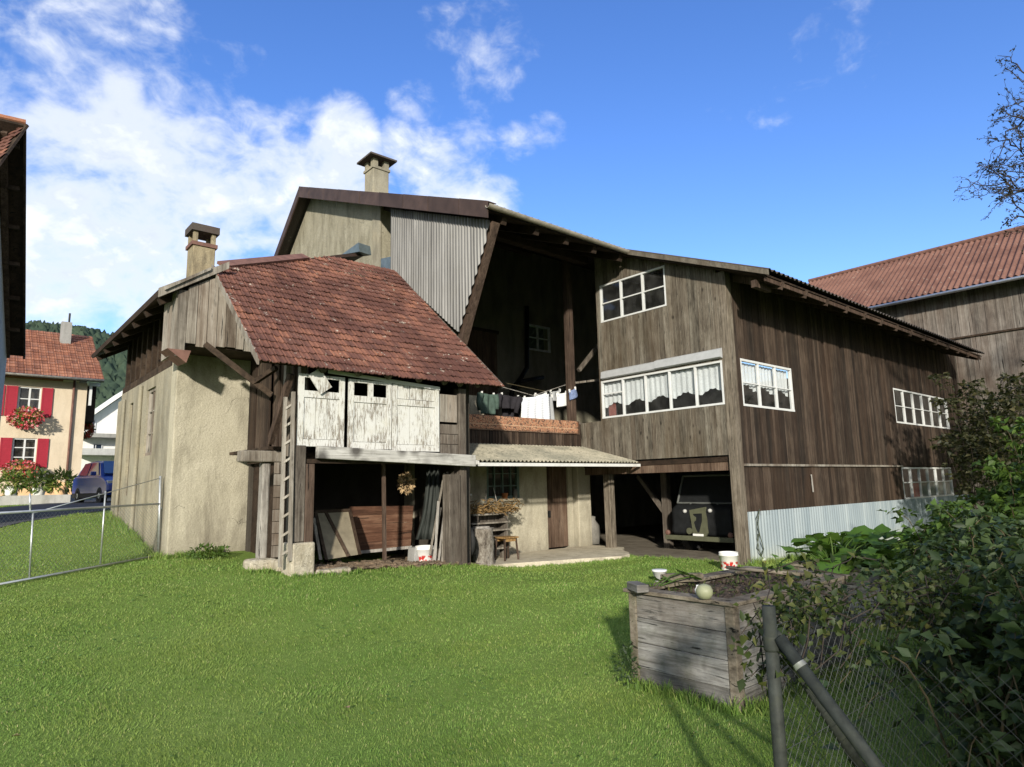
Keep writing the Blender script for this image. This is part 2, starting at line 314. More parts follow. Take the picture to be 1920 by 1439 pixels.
    s = t.math('SINE', t.math('ADD', t.math('MULTIPLY', z, 150.), t.math('MULTIPLY', t.noise(co, 9., 2.), 4.))); c = t.mix(t.mapr(s, .2, .7, 0, .55), (.72, .74, .78), (.34, .40, .50))
    MAT['striped_cloth'] = t.out(t.pbr(c, .9, spec=.15))
    t = NT('print_cloth'); co = t.coord(); v = t.voro(co, 16.); c = t.mix(t.mapr(v, .22, .10, 0, .6), (.74, .75, .75), (.36, .38, .38)); MAT['print_cloth'] = t.out(t.pbr(c, .9, spec=.15))
    # bucket: white, a torn red fruit band
    t = NT('bucket_print'); co = t.coord(); z = t.n('ShaderNodeSeparateXYZ', ins={0: co}).outputs[2]; v = t.voro(co, 17.); n = t.noise(co, 20., 3.)
    band = t.math('MULTIPLY', t.mapr(z, .03, .05), t.mapr(z, .165, .14)); k = t.math('MULTIPLY', band, t.mapr(t.math('ADD', v, t.math('MULTIPLY', n, .35)), .78, .62))
    c = t.mix(k, (.70, .69, .66), (.50, .035, .03)); MAT['bucket_print'] = t.out(t.pbr(c, .4, spec=.4))
    t = NT('hill_forest'); co = t.coord(); v = t.voro(co, .11, out='Color'); n = t.noise(co, .012, 5., .6); f = t.noise(co, .35, 3., .7)
    c = t.mix(t.n('ShaderNodeSeparateXYZ', ins={0: v}).outputs[0], (.040, .062, .044), (.070, .098, .060)); c = t.mix(t.mapr(f, .4, .7, 0, .7), c, (.028, .046, .036))
    z = t.n('ShaderNodeSeparateXYZ', ins={0: co}).outputs[2]
    c = t.mix(t.math('MULTIPLY', t.mapr(n, .50, .56), t.mapr(z, 75., 45.)), c, (.15, .20, .06))
    MAT['hill_forest'] = t.out(t.pbr(c, .95, spec=.05))
mk_special()

# ------------------------------------------------------------------ mesh builder and object tree
ORG = {}
class MB:
    def __init__(s): s.v = []; s.f = []
    def add(s, vs, fs):
        b = len(s.v); s.v += [tuple(map(float, x)) for x in vs]; s.f += [tuple(b+i for i in f) for f in fs]; return s
    def box(s, a, b):
        (x0, y0, z0), (x1, y1, z1) = a, b
        return s.add([(x0, y0, z0), (x1, y0, z0), (x1, y1, z0), (x0, y1, z0), (x0, y0, z1), (x1, y0, z1), (x1, y1, z1), (x0, y1, z1)],
                     [(0, 3, 2, 1), (4, 5, 6, 7), (0, 1, 5, 4), (1, 2, 6, 5), (2, 3, 7, 6), (3, 0, 4, 7)])
    def beam(s, p, q, w, h, up=(0, 0, 1)):
        p = np.array(p, float); q = np.array(q, float); d = q-p; d /= np.linalg.norm(d); up = np.array(up, float)
        a = np.cross(d, up)
        if np.linalg.norm(a) < 1e-4: a = np.cross(d, (1, 0, 0))
        a /= np.linalg.norm(a); b = np.cross(a, d); vs = []
        for e in (p, q): vs += [e-a*w/2-b*h/2, e+a*w/2-b*h/2, e+a*w/2+b*h/2, e-a*w/2+b*h/2]
        return s.add(vs, [(0, 3, 2, 1), (4, 5, 6, 7), (0, 1, 5, 4), (1, 2, 6, 5), (2, 3, 7, 6), (3, 0, 4, 7)])
    def tube(s, pts, r, n=8, cap=True):
        pts = [np.array(p, float) for p in pts]; k = len(pts); rs = r if isinstance(r, (list, tuple)) else [r]*k; vs = []; prev = None
        for i, p in enumerate(pts):
            d = pts[min(i+1, k-1)]-pts[max(i-1, 0)]; d = d/(np.linalg.norm(d)+1e-9)
            a = np.cross(d, (0, 0, 1)) if prev is None else prev-d*(prev@d)
            if np.linalg.norm(a) < 1e-3: a = np.cross(d, (1, 0, 0))
            a /= np.linalg.norm(a); prev = a; b = np.cross(d, a)
            vs += [p+(a*math.cos(6.28318*j/n)+b*math.sin(6.28318*j/n))*rs[i] for j in range(n)]
        fs = [(i*n+j, i*n+(j+1) % n, (i+1)*n+(j+1) % n, (i+1)*n+j) for i in range(k-1) for j in range(n)]
        if cap: fs += [tuple(range(n))[::-1], tuple((k-1)*n+j for j in range(n))]
        return s.add(vs, fs)
    def lathe(s, c, prof, n=20, jit=0., axis='z', cap=True):
        vs = []
        for r, z in prof:
            for j in range(n):
                a = 6.28318*j/n; rr = r*(1+jit*math.sin(a*3+z*7)+jit*.7*math.sin(a*5.3+2+z*13)); x, y = rr*math.cos(a), rr*math.sin(a)
                o = {'z': (x, y, z), 'x': (z, x, y), 'y': (x, z, y)}[axis]; vs.append((c[0]+o[0], c[1]+o[1], c[2]+o[2]))
        k = len(prof); fs = [(i*n+j, i*n+(j+1) % n, (i+1)*n+(j+1) % n, (i+1)*n+j) for i in range(k-1) for j in range(n)]
        if cap: fs += [tuple(range(n))[::-1], tuple((k-1)*n+j for j in range(n))]
        return s.add(vs, fs)
    def prism(s, poly, off):
        n = len(poly); poly = [np.array(p, float) for p in poly]; off = np.array(off, float)
        return s.add(poly+[p+off for p in poly], [tuple(range(n))[::-1], tuple(range(n, 2*n))]+[(i, (i+1) % n, n+(i+1) % n, n+i) for i in range(n)])
    def grid(s, P):                                                # P: rows x cols of points
        r, c = len(P), len(P[0]); return s.add([p for row in P for p in row], [(i*c+j, i*c+j+1, (i+1)*c+j+1, (i+1)*c+j) for i in range(r-1) for j in range(c-1)])
    def build(s, name, mat, parent=None, smooth=False, bevel=0., solid=0., org=None, rot=None, fix=True):
        if parent is not None: o3, rz = ORG[parent.name]
        else: o3 = np.array(org if org is not None else (0, 0, 0), float); rz = rot or 0.
        me = bpy.data.meshes.new(name); me.from_pydata([tuple(np.array(p)-o3) for p in s.v], [], s.f); me.update()
        if fix:
            import bmesh
            b = bmesh.new(); b.from_mesh(me); bmesh.ops.recalc_face_normals(b, faces=b.faces); b.to_mesh(me); b.free()
        if smooth: me.shade_smooth()
        me.materials.append(MAT[mat]); o = bpy.data.objects.new(name, me); COL.objects.link(o); ORG[o.name] = (o3, rz)
        if parent is not None: o.parent = parent
        else: place(o, o3, rz)
        if solid: md = o.modifiers.new('solid', 'SOLIDIFY'); md.thickness = solid; md.offset = 0
        if bevel: md = o.modifiers.new('bevel', 'BEVEL'); md.width = bevel; md.segments = 2; md.limit_method = 'ANGLE'
        return o
def place(o, o3, rz):
    p = W(*o3) if rz else np.array(o3, float); o.location = tuple(p); o.rotation_euler = (0, 0, rz)
FARM = ANG
def tag(o, label, cat, group=None):
    o['label'] = label; o['category'] = cat
    if group: o['group'] = group
    return o
def thing(name, label, cat, org=(0, 0, 0), rot=0., group=None):    # Empty at the base; org in the farm frame when rot is FARM
    o = bpy.data.objects.new(name, None); COL.objects.link(o); o.empty_display_size = .2
    ORG[o.name] = (np.array(org, float), rot); place(o, np.array(org, float), rot); return tag(o, label, cat, group)
def kind(o, k): o['kind'] = k; return o
def arrays(name, v, f, mat, parent=None, org=(0, 0, 0), smooth=False):
    v = np.asarray(v, np.float32); f = np.asarray(f, np.int32); me = bpy.data.meshes.new(name); k = f.shape[1]
    if parent is not None: o3, rz = ORG[parent.name]
    else: o3, rz = np.array(org, float), 0.
    v = v-o3.astype(np.float32)
    me.vertices.add(len(v)); me.vertices.foreach_set('co', v.ravel()); me.loops.add(f.size); me.loops.foreach_set('vertex_index', f.ravel())
    me.polygons.add(len(f)); me.polygons.foreach_set('loop_start', np.arange(0, f.size, k, dtype=np.int32)); me.update(calc_edges=True)
    if smooth: me.shade_smooth()
    me.materials.append(MAT[mat]); o = bpy.data.objects.new(name, me); COL.objects.link(o); ORG[o.name] = (o3, rz)
    if parent is not None: o.parent = parent
    else: o.location = tuple(o3)
    return o
def pt(ax, c, s, d, z): return (s, c+d, z) if ax == 'v' else (c+d, s, z)     # along s, out of the wall by -d
def boards(mb, ax, c, s0, s1, lo, hi, w, th=.03, holes=(), jit=.006, gap=.005, wj=.25, ragged=0.):
    lo_ = lo if callable(lo) else (lambda s: lo); hi_ = hi if callable(hi) else (lambda s: hi)
    s = s0
    while s < s1-.01:
        e = min(s1, s+w*(1+random.uniform(-wj, wj))); 
        if s1-e < w*.35: e = s1
        j = random.uniform(-jit, jit); rg = random.uniform(0, ragged)
        cuts = sorted({s, e-gap} | {x for h in holes for x in h[:2] if s+.002 < x < e-gap-.002})
        for a, b in zip(cuts[:-1], cuts[1:]):
            mid = (a+b)/2; iv = [(None, None)]
            hs = sorted([h for h in holes if h[0]-1e-6 < mid < h[1]+1e-6], key=lambda h: h[2]); cur = None; pieces = []
            for h in hs: pieces.append((cur, h[2])); cur = h[3]
            pieces.append((cur, None))
            for zl, zh in pieces:
                la, lb = (lo_(a)-rg, lo_(b)-rg) if zl is None else (zl, zl); ha, hb = (hi_(a), hi_(b)) if zh is None else (zh, zh)
                if ha-la < .01 and hb-lb < .01: continue
                P = [pt(ax, c, a, j-th, la), pt(ax, c, b, j-th, lb), pt(ax, c, b, j, lb), pt(ax, c, a, j, la), pt(ax, c, a, j-th, ha), pt(ax, c, b, j-th, hb), pt(ax, c, b, j, hb), pt(ax, c, a, j, ha)]
                mb.add(P, [(0, 3, 2, 1), (4, 5, 6, 7), (0, 1, 5, 4), (1, 2, 6, 5), (2, 3, 7, 6), (3, 0, 4, 7)])
        s = e
    return mb
def wallslab(mb, ax, c, s0, s1, lo, hi, th, holes=(), brk=()):
    """solid wall behind face c (grows to +d), rectangular holes"""
    lo_ = lo if callable(lo) else (lambda s: lo); hi_ = hi if callable(hi) else (lambda s: hi)
    cuts = sorted({s0, s1} | {x for h in holes for x in h[:2] if s0 < x < s1} | {x for x in brk if s0 < x < s1})
    for a, b in zip(cuts[:-1], cuts[1:]):
        mid = (a+b)/2; cur = None; pieces = []
        for h in sorted([h for h in holes if h[0] < mid < h[1]], key=lambda h: h[2]): pieces.append((cur, h[2])); cur = h[3]
        pieces.append((cur, None))
        for zl, zh in pieces:
            la, lb = (lo_(a), lo_(b)) if zl is None else (zl, zl); ha, hb = (hi_(a), hi_(b)) if zh is None else (zh, zh)
            if ha-la < .005 and hb-lb < .005: continue
            P = [pt(ax, c, a, 0, la), pt(ax, c, b, 0, lb), pt(ax, c, b, th, lb), pt(ax, c, a, th, la), pt(ax, c, a, 0, ha), pt(ax, c, b, 0, hb), pt(ax, c, b, th, hb), pt(ax, c, a, th, ha)]
            mb.add(P, [(0, 3, 2, 1), (4, 5, 6, 7), (0, 1, 5, 4), (1, 2, 6, 5), (2, 3, 7, 6), (3, 0, 4, 7)])
    return mb
def fbox(mb, ax, c, s0, s1, z0, z1, d0, d1):
    a = pt(ax, c, s0, d0, z0); b = pt(ax, c, s1, d1, z1); return mb.box(tuple(min(x, y) for x, y in zip(a, b)), tuple(max(x, y) for x, y in zip(a, b)))
def window(parent, ax, c, s0, s1, z0, z1, cols, rows, fw=.05, mw=.04, mat='window_white', curtain=None, proud=.03, name='window', label=None, glass='glass'):
    """frame (part) with pane and curtain as sub-parts; cols, rows: lists of bar positions 0..1"""
    b = MB(); d0, d1 = -proud, .04
    fbox(b, ax, c, s0, s1, z1-fw, z1, d0, d1); fbox(b, ax, c, s0, s1, z0, z0+fw, d0-.006, d1)
    fbox(b, ax, c, s0, s0+fw, z0+fw, z1-fw, d0, d1); fbox(b, ax, c, s1-fw, s1, z0+fw, z1-fw, d0, d1)
    for x in cols: m_ = s0+(s1-s0)*x; fbox(b, ax, c, m_-mw/2, m_+mw/2, z0+fw, z1-fw, d0+.004, d1-.004)
    for y in rows: m_ = z0+(z1-z0)*y; fbox(b, ax, c, s0+fw, s1-fw, m_-mw*.3, m_+mw*.3, d0+.009, d1-.009)
    w = b.build(name, mat, parent)
    if label: w['label'] = label
    g = MB(); g.add([pt(ax, c, s0+fw*.5, .006, z0+fw*.5), pt(ax, c, s1-fw*.5, .006, z0+fw*.5), pt(ax, c, s1-fw*.5, .006, z1-fw*.5), pt(ax, c, s0+fw*.5, .006, z1-fw*.5)], [(0, 1, 2, 3)]); g.build('pane', glass, w)
    if curtain:
        k = MB(); n = 90; rows_ = 7; P = []
        xs = np.linspace(s0+(s1-s0)*curtain[0], s1-.02, n)
        for r in range(rows_):
            row = []
            for i, x in enumerate(xs):
                ph = (x-s0)/((s1-s0)/(len(cols)+1)); sw = .5-.5*math.cos(2*math.pi*(ph % 1.)); small = abs(math.sin(ph*math.pi*5))
                drop = (z1-z0)*(curtain[1]+.12*(1-sw)-.05)+.03*small
                z = z1-.05-(drop)*r/(rows_-1); row.append(pt(ax, c, x, .09+.016*math.sin(x*46)+.008*math.sin(x*97+r*.3), z))
            P.append(row)
        k.grid(P); k.build('curtain', 'lace_curtain', w, smooth=True, fix=False)
    return w
def corrug(mb, o, along, across, wave, amp, nper=6, rows=2, warp=None):
    """ribbed sheet: o corner, 'across' vector carries the waves, 'along' runs with the ribs"""
    o, along, across = (np.array(x, float) for x in (o, along, across)); L = np.linalg.norm(across); nrm = np.cross(across, along); nrm /= np.linalg.norm(nrm)
    if nrm[2] < 0: nrm = -nrm
    n = max(2, int(L/wave*nper)); P = []
    for r in range(rows):
        P.append([o+along*(r/(rows-1))+across*(i/n)+nrm*(amp*math.sin(2*math.pi*i/nper)) for i in range(n+1)])
    return mb.grid(P)

# ================================================================== FARMHOUSE (gable, balcony, awning)
def RZ(v): return 3.139+.41*v
RIDGE = 17.93
def BZ(v): return RZ(RIDGE)-.88*(v-RIDGE)
uF, vR = 11.62, 6.83
fh = thing('farmhouse', 'old farmhouse with rendered gable, dark open balcony and corrugated awning over its door', 'house', (7.6, 13.7, 0), FARM)
b = wallslab(MB(), 'u', 7.62, 13.7, 22.6, 0, lambda v: (RZ(v) if v <= RIDGE else BZ(v))-.16, .3, brk=(RIDGE,)); b.build('gable_wall', 'plaster_gable', fh)
b = MB().box((7.585, 13.68, 4), (7.62, 14.08, RZ(13.7)-.18)); b.build('corner_strip', 'plaster_grey', fh)
b = wallslab(MB(), 'v', 13.7, 7.92, 8.9, 2.4, RZ(13.7)-.16, 1.8); b.build('return_wall', 'plaster_gable', fh)
wl_ = H(872, 700, 'v', 15.5)[0]; wr_ = H(930, 700, 'v', 15.5)[0]; wb = H(985, 655, 'v', 15.5); wt = H(1030, 615, 'v', 15.5)
b = wallslab(MB(), 'v', 15.5, 8.9, 26, 0, RZ(15.5)-.16, .3, [(wb[0], wt[0], wb[2], wt[2])]); b.build('balcony_wall', 'plaster_balcony', fh)
dz = H(900, 622, 'v', 15.5)[2]
d = boards(MB(), 'v', 15.47, wl_, wr_, 2.5, dz, .22, .05); d = d.build('balcony_door', 'old_door_wood', fh)
b = MB(); fbox(b, 'v', 15.46, wl_-.09, wr_+.09, dz, dz+.1, -.03, .03); b.build('lintel', 'dark_beam', d)
window(fh, 'v', 15.5, wb[0], wt[0], wb[2], wt[2], [.5], [.5], .06, .05, 'grey_plastic', name='balcony_window')
sp = [H(988, 575, 'v', 15.3), H(988, 690, 'v', 15.3), H(975, 712, 'v', 15.2), H(962, 728, 'v', 15.15), H(955, 760, 'v', 15.1)]
MB().tube(sp, .075, 10).tube([H(975, 716, 'v', 15.0), H(1018, 708, 'v', 15.0)], .07, 10).build('stovepipe', 'black_iron', fh, smooth=True)
wallslab(MB(), 'v', 12.2, 8.15, 9.6, 2.47, 3.72, .15).build('balcony_partition', 'plaster_warm', fh)
# roof over house: ribbed sheet, boarding, rafters, verge cladding, gutter
b = MB(); corrug(b, (7.27, 9.02, RZ(9.02)), (0, RIDGE-9.02, .41*(RIDGE-9.02)), (4.0, 0, 0), .177, .024, 8, 5)
rf = b.build('roof', 'fibre_cement', fh, smooth=True)
corrug(MB(), (7.27, 24.0, BZ(24.0)), (0, RIDGE-24.0, .88*(24.0-RIDGE)), (18.0, 0, 0), .3, .02, 6, 2).build('rear_slope', 'fibre_cement', rf, smooth=True)
MB().prism([(7.29, 9.06, RZ(9.06)-.10), (7.29, RIDGE, RZ(RIDGE)-.10), (7.29, RIDGE, RZ(RIDGE)-.14), (7.29, 9.06, RZ(9.06)-.14)], (3.95, 0, 0)).build('boarding', 'roof_timber', rf)
for u in np.arange(7.75, 11.2, .86): MB().beam((u, 9.12, RZ(9.12)-.225), (u, RIDGE, RZ(RIDGE)-.225), .12, .16).build('rafter', 'roof_timber', fh)
for v in (10.6, 12.6, 15.2): MB().beam((7.95, v, RZ(v)-.40), (11.6, v, RZ(v)-.40), .2, .18).build('purlin', 'roof_timber', fh)
b = MB(); vs = [9.0, 9.9, 11.0, 12.0, 13.1, 14.1, 15.3, 16.2, 17.2, 17.95]
for i, (p, q) in enumerate(zip(vs[:-1], vs[1:])):
    o = random.uniform(-.008, .008); b.prism([(7.22+o, p, RZ(p)-.29), (7.22+o, q-.012, RZ(q-.012)-.29), (7.22+o, q-.012, RZ(q)+.045), (7.22+o, p, RZ(p)+.045)], (.03, 0, 0))
    b.prism([(7.25+o, p, RZ(p)+.03), (7.25+o, q-.012, RZ(q)+.03), (7.25+o, q-.012, RZ(q)+.05), (7.25+o, p, RZ(p)+.05)], (.2, 0, 0))
for p, q in ((17.96, 19.2), (19.2, 20.6), (20.6, 22.2), (22.2, 24)): b.prism([(7.22, p, BZ(p)-.24), (7.22, q, BZ(q)-.24), (7.22, q, BZ(q)+.06), (7.22, p, BZ(p)+.06)], (.035, 0, 0))
b.build('verge_cladding', 'brown_sheet', fh)
b = MB(); n = 9
for i in range(n): pass
b.grid([[(u, 8.96+.065*math.cos(a), RZ(9.02)-.055+.065*math.sin(a)) for a in np.linspace(math.pi, 2*math.pi, 9)] for u in (7.2, 11.28)])
b.build('gutter', 'gutter_metal', fh, solid=.008)
# ribbed translucent sheet closing the gable end of the eaves
def pl(x, P): return float(np.interp(x, [p[0] for p in P], [p[1] for p in P]))
top = [(9.2, RZ(9.2)-.3), (12.9, RZ(12.9)-.3)]; bot = [(9.2, 6.60), (9.34, 6.20), (10.22, 4.62), (10.30, 4.66), (12.6, 6.42), (12.9, 6.62)]
P0, P1 = [], []
for v in np.arange(9.2, 12.9, .0125):
    o = .020*math.sin(v*2*math.pi/.1); tz, bz = pl(v, top), pl(v, bot); P0.append((7.44+o, v, bz)); P1.append((7.44+o, v, tz))
pn = MB().grid([P0, [tuple(np.array(a)*.5+np.array(c)*.5) for a, c in zip(P0, P1)], P1]).build('ribbed_panel', 'ribbed_sheet', fh, smooth=True, fix=False)
for z0, z1 in ((5.2, 5.0), (6.9, 6.7)): MB().beam((7.50, 9.35 if z0 > 6 else 9.95, z1), (7.50, 12.7 if z0 > 6 else 11.0, z0), .05, .08).build('batten', 'dark_beam', pn)
MB().beam((7.58, 9.22, 6.62), (7.58, 10.32, 4.42), .16, .16, (1, 0, 0)).build('canopy_strut', 'brown_post', fh)
b = MB().prism([(7.60, 13.66, 6.55), (7.60, 12.92, 6.55), (7.60, 12.92, 7.02), (7.60, 13.66, 7.15)], (.02, 0, 0)); b.build('flashing', 'zinc', fh)
# balcony
MB().box((7.3, 10.94, 2.36), (11.58, 15.48, 2.45)).build('balcony_floor', 'dark_beam', fh)
boards(MB(), 'v', 10.92, 7.35, 11.57, 2.40, 3.02, .085, .022, jit=.006, gap=.010, ragged=.03).build('balcony_parapet', 'dark_boards', fh)['label'] = 'narrow dark vertical boards below the hanging carpet'
MB().beam((7.3, 10.95, 3.05), (11.57, 10.95, 3.05), .10, .05).build('handrail', 'post_wood', fh)
p0 = H(1075, 785, 'v', 11.0); MB().beam((p0[0], 11.05, 2.47), (p0[0], 11.05, RZ(11.05)-.2), .17, .17, (1, 0, 0)).build('balcony_post', 'brown_post', fh, bevel=.01)
MB().beam(H(1085, 695, 'v', 11.4), H(1128, 640, 'v', 11.4), .09, .09).build('brace', 'post_wood', fh)
MB().beam(H(1080, 718, 'v', 11.3), H(1128, 712, 'v', 11.3), .05, .05).build('rail', 'silver_boards', fh)
# ground floor under the balcony
gw = (8.75, 9.68, 1.31, 2.12); gd = (10.52, 11.22, .0, 2.05)
wallslab(MB(), 'v', 11.06, 6.9, 11.36, 0, 2.40, .3, [gw, gd]).build('ground_wall', 'plaster_warm', fh)
w = window(fh, 'v', 11.10, *gw, [.25, .5, .75], [.34, .67], .06, .03, 'grey_green_board', name='window'); MB().box((gw[0]-.04, 11.0, gw[2]-.05), (gw[1]+.04, 11.12, gw[2]+.002)).build('sill', 'concrete', w)
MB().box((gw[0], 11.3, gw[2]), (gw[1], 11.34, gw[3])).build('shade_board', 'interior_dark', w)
d = boards(MB(), 'v', 11.14, gd[0]+.005, gd[1]-.005, .16, gd[3]-.01, .17, .04, gap=.007).build('door', 'old_door_wood', fh, bevel=.003)
MB().box((10.56, 11.06, .85), (10.62, 11.10, 1.0)).build('latch', 'black_iron', d)
MB().box((11.42, 10.93, 0), (11.86, 11.42, 2.34)).build('pillar', 'plaster_warm', fh, bevel=.02)
# awning
b = MB(); corrug(b, (7.12, 9.2, 2.04), (0, 1.68, .43), (4.48, .0, .0), .10, .019, 8, 5); aw = b.build('awning', 'awning_sheet', fh, smooth=True)
MB().box((7.12, 9.175, 1.945), (11.60, 9.195, 2.005)).prism([(7.10, 9.2, 1.945), (7.10, 10.8, 2.36), (7.10, 10.8, 2.44), (7.10, 9.2, 2.035)], (.02, 0, 0)).build('edge_board', 'white_paint', aw)
for u in np.arange(7.4, 11.6, .8): MB().beam((u, 9.25, 1.985), (u, 10.9, 2.40), .06, .07).build('batten', 'dark_beam', aw)
# chimney on the main roof
cb = H(706, 362, 'u', 8.6); cv = cb[1]; cx = 8.6; zt = H(706, 318, 'u', 8.6)[2]; zb = RZ(cv)-.3
def chimney(parent, cu, cv, w, d, zb, zo, zc, ztop, mat, flare):
    b = MB().box((cu-w/2, cv-d/2, zb), (cu+w/2, cv+d/2, zo)); ch = b.build('chimney', mat, parent, bevel=.015)
    b = MB(); lg = .075 if flare > .1 else .038
    for a in (-1, 1):
        for c in (-1, 1): b.box((cu+a*(w/2-lg)-lg, cv+c*(d/2-lg)-lg, zo), (cu+a*(w/2-lg)+lg, cv+c*(d/2-lg)+lg, zc))
    b.build('flue_opening', mat, ch); MB().box((cu-w/2-.03, cv-d/2-.03, zo-.06), (cu+w/2+.03, cv+d/2+.03, zo+.012)).build('collar', 'rust_sheet' if flare < .1 else mat, ch)
    b = MB()
    if flare > .1: b.add([(cu-w/2-flare, cv-d/2-flare, zc), (cu+w/2+flare, cv-d/2-flare, zc), (cu+w/2+flare, cv+d/2+flare, zc), (cu-w/2-flare, cv+d/2+flare, zc), (cu, cv, ztop)] + [(cu-w/2-flare, cv-d/2-flare, zc+.05), (cu+w/2+flare, cv-d/2-flare, zc+.05), (cu+w/2+flare, cv+d/2+flare, zc+.05), (cu-w/2-flare, cv+d/2+flare, zc+.05)], [(0, 3, 2, 1), (5, 6, 4), (6, 7, 4), (7, 8, 4), (8, 5, 4), (0, 1, 6, 5), (1, 2, 7, 6), (2, 3, 8, 7), (3, 0, 5, 8)])
    else: b.box((cu-w/2-flare, cv-d/2-flare, zc), (cu+w/2+flare, cv+d/2+flare, ztop))
    b.build('chimney_cap', 'fibre_cement', ch); return ch
z1 = H(706, 322, 'u', 8.6)[2]; z2 = H(706, 307, 'u', 8.6)[2]; z3 = H(706, 294, 'u', 8.6)[2]
chimney(fh, 8.6, cv, .50, .50, zb, z1, z2, z3, 'plaster_grey', .17)['label'] = 'grey rendered chimney under a flat hipped cap'

# ================================================================== TIMBER BARN (wing on the right)
tb = thing('timber_barn', 'tall board-clad barn wing with lace-curtained windows above an open vehicle bay', 'barn', (uF, vR, 0), FARM)
wlo = (7.0, 10.22, 3.10, 3.99); wup = (8.24, 10.14, 5.40, 6.32)
eave = lambda v: RZ(v)-.13
b = boards(MB(), 'u', uF, 7.0, 10.27, 2.10, eave, .118, .028, [wlo, wup], .006, .006); boards(b, 'u', uF, 10.27, 10.92, 2.10, 3.05, .118, .028)
b.build('front_boarding', 'grey_boards', tb)['label'] = 'weathered grey-brown vertical boards on the bay side'
wallslab(MB(), 'u', uF+.032, 7.0, 10.24, 2.12, lambda v: eave(v)-.02, .02, [wlo, wup]).build('front_lining', 'roof_timber', tb)
w1 = (11.95, 14.08, 3.07, 4.04); w2 = (20.03, 24.6, 3.10, 4.09); w3 = (20.1, 24.3, .98, 1.87)
b = boards(MB(), 'v', vR, 11.8, 26, 1.92, RZ(vR)-.15, .125, .028, [w1, w2], .007, .006, ragged=.02); b.build('side_boarding', 'dark_boards', tb)['label'] = 'dark brown stained vertical boards on the long side'
boards(MB(), 'v', vR+.03, 11.8, 26, .90, 1.90, .16, .025, [w3], .004, .005).build('lower_boarding', 'dark_boards', tb)
wallslab(MB(), 'v', vR+.04, 11.8, 26, .9, RZ(vR)-.2, .02, [w1, w2, w3]).build('side_lining', 'roof_timber', tb)
MB().box((11.8, vR-.045, 1.875), (20.1, vR-.002, 1.92)).build('ledge', 'silver_boards', tb)
b = MB(); corrug(b, (11.8, vR-.01, -.05), (0, 0, 1.04), (14.2, 0, 0), .076*1.5, .019, 8, 2); b.build('metal_skirt', 'steel_sheet', tb, smooth=True, fix=False)
MB().box((11.595, 6.80, -.05), (11.80, 7.0, RZ(6.9)-.15)).build('corner_post', 'pale_post', tb, bevel=.012)
MB().box((11.66, 6.88, 1.97), (26, 15.4, 2.07)).build('upper_floor', 'roof_timber', tb)
MB().box((11.68, 7.0, 1.80), (11.86, 15.2, 1.965)).build('bay_beam', 'old_door_wood', tb)
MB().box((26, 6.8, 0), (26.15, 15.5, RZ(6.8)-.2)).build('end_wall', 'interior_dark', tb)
# roof
b = MB(); corrug(b, (11.27, 5.70, RZ(5.70)), (0, RIDGE-5.70, .41*(RIDGE-5.70)), (13.8, 0, 0), .177, .024, 8, 5); rf = b.build('roof', 'fibre_cement', tb, smooth=True)
MB().prism([(11.30, 5.78, RZ(5.78)-.10), (11.30, RIDGE, RZ(RIDGE)-.10), (11.30, RIDGE, RZ(RIDGE)-.135), (11.30, 5.78, RZ(5.78)-.135)], (13.7, 0, 0)).build('boarding', 'roof_timber', rf)
for u in np.arange(11.95, 25, .98): MB().beam((u, 5.80, RZ(5.80)-.215), (u, 10.5, RZ(10.5)-.215), .10, .15).build('rafter', 'brown_post', tb)
b = MB()
for i, (p, q) in enumerate(((5.70, 6.9), (6.9, 8.0), (8.0, 9.06))): b.prism([(11.235, p, RZ(p)-.115), (11.235, q-.01, RZ(q)-.115), (11.235, q-.01, RZ(q)-.012), (11.235, p, RZ(p)-.012)], (.03, 0, 0))
b.build('bargeboard', 'stone_trim', tb)
MB().beam((11.32, 6.05, RZ(6.05)-.33), (11.9, 6.05, RZ(6.05)-.33), .10, .14).beam((11.32, 5.82, RZ(5.82)-.2), (25, 5.82, RZ(5.82)-.2), .03, .08).build('eaves_board', 'brown_post', tb)
# windows
w = window(tb, 'u', uF, *wup, [1/3., 2/3.], [.5], .036, .045); w['label'] = 'large six-pane white window high under the roof'
w = window(tb, 'u', uF, *wlo, [.2, .4, .6, .8], [], .04, .04, curtain=(0, .56)); w['label'] = 'long white window with scalloped lace curtains'
k = MB(); k.box((uF+.14, 9.95, 3.16), (uF+.16, 10.16, 3.95)); k.build('red_curtain', 'red_curtain', w)
k = MB(); fbox(k, 'u', uF, 9.57, 10.17, 3.66, 3.69, -.02, .03); k.build('glazing_bar', 'window_white', w)
MB().prism([(uF-.035, 6.97, 4.03), (uF-.13, 6.97, 4.05), (uF-.11, 6.97, 4.21), (uF-.035, 6.97, 4.24)], (0, 1.62, 0)).prism([(uF-.035, 8.60, 4.02), (uF-.12, 8.60, 4.04), (uF-.10, 8.60, 4.19), (uF-.035, 8.60, 4.22)], (0, 1.55, 0)).build('shutter_box', 'hood_metal', tb)
w = window(tb, 'v', vR, *w1, [1/3., 2/3.], [.5], .045, .034, curtain=(0, .5)); w['label'] = 'white side window with lace curtains beside the corner post'
w = window(tb, 'v', vR, *w2, [i/6 for i in range(1, 6)], [.5], .045, .036); w['label'] = 'long twelve-pane window high on the dark side'
w = window(tb, 'v', vR+.03, *w3, [i/6 for i in range(1, 6)], [.52], .05, .05, mat='window_white'); w['label'] = 'low pale-framed window just above the metal skirt'
MB().box((20.85, vR+.05, 1.0), (21.45, vR+.06, 1.43)).build('red_board', 'red_board', w); MB().box((21.5, vR+.055, 1.0), (24.2, vR+.065, 1.43)).build('green_board', 'grey_green_board', w)
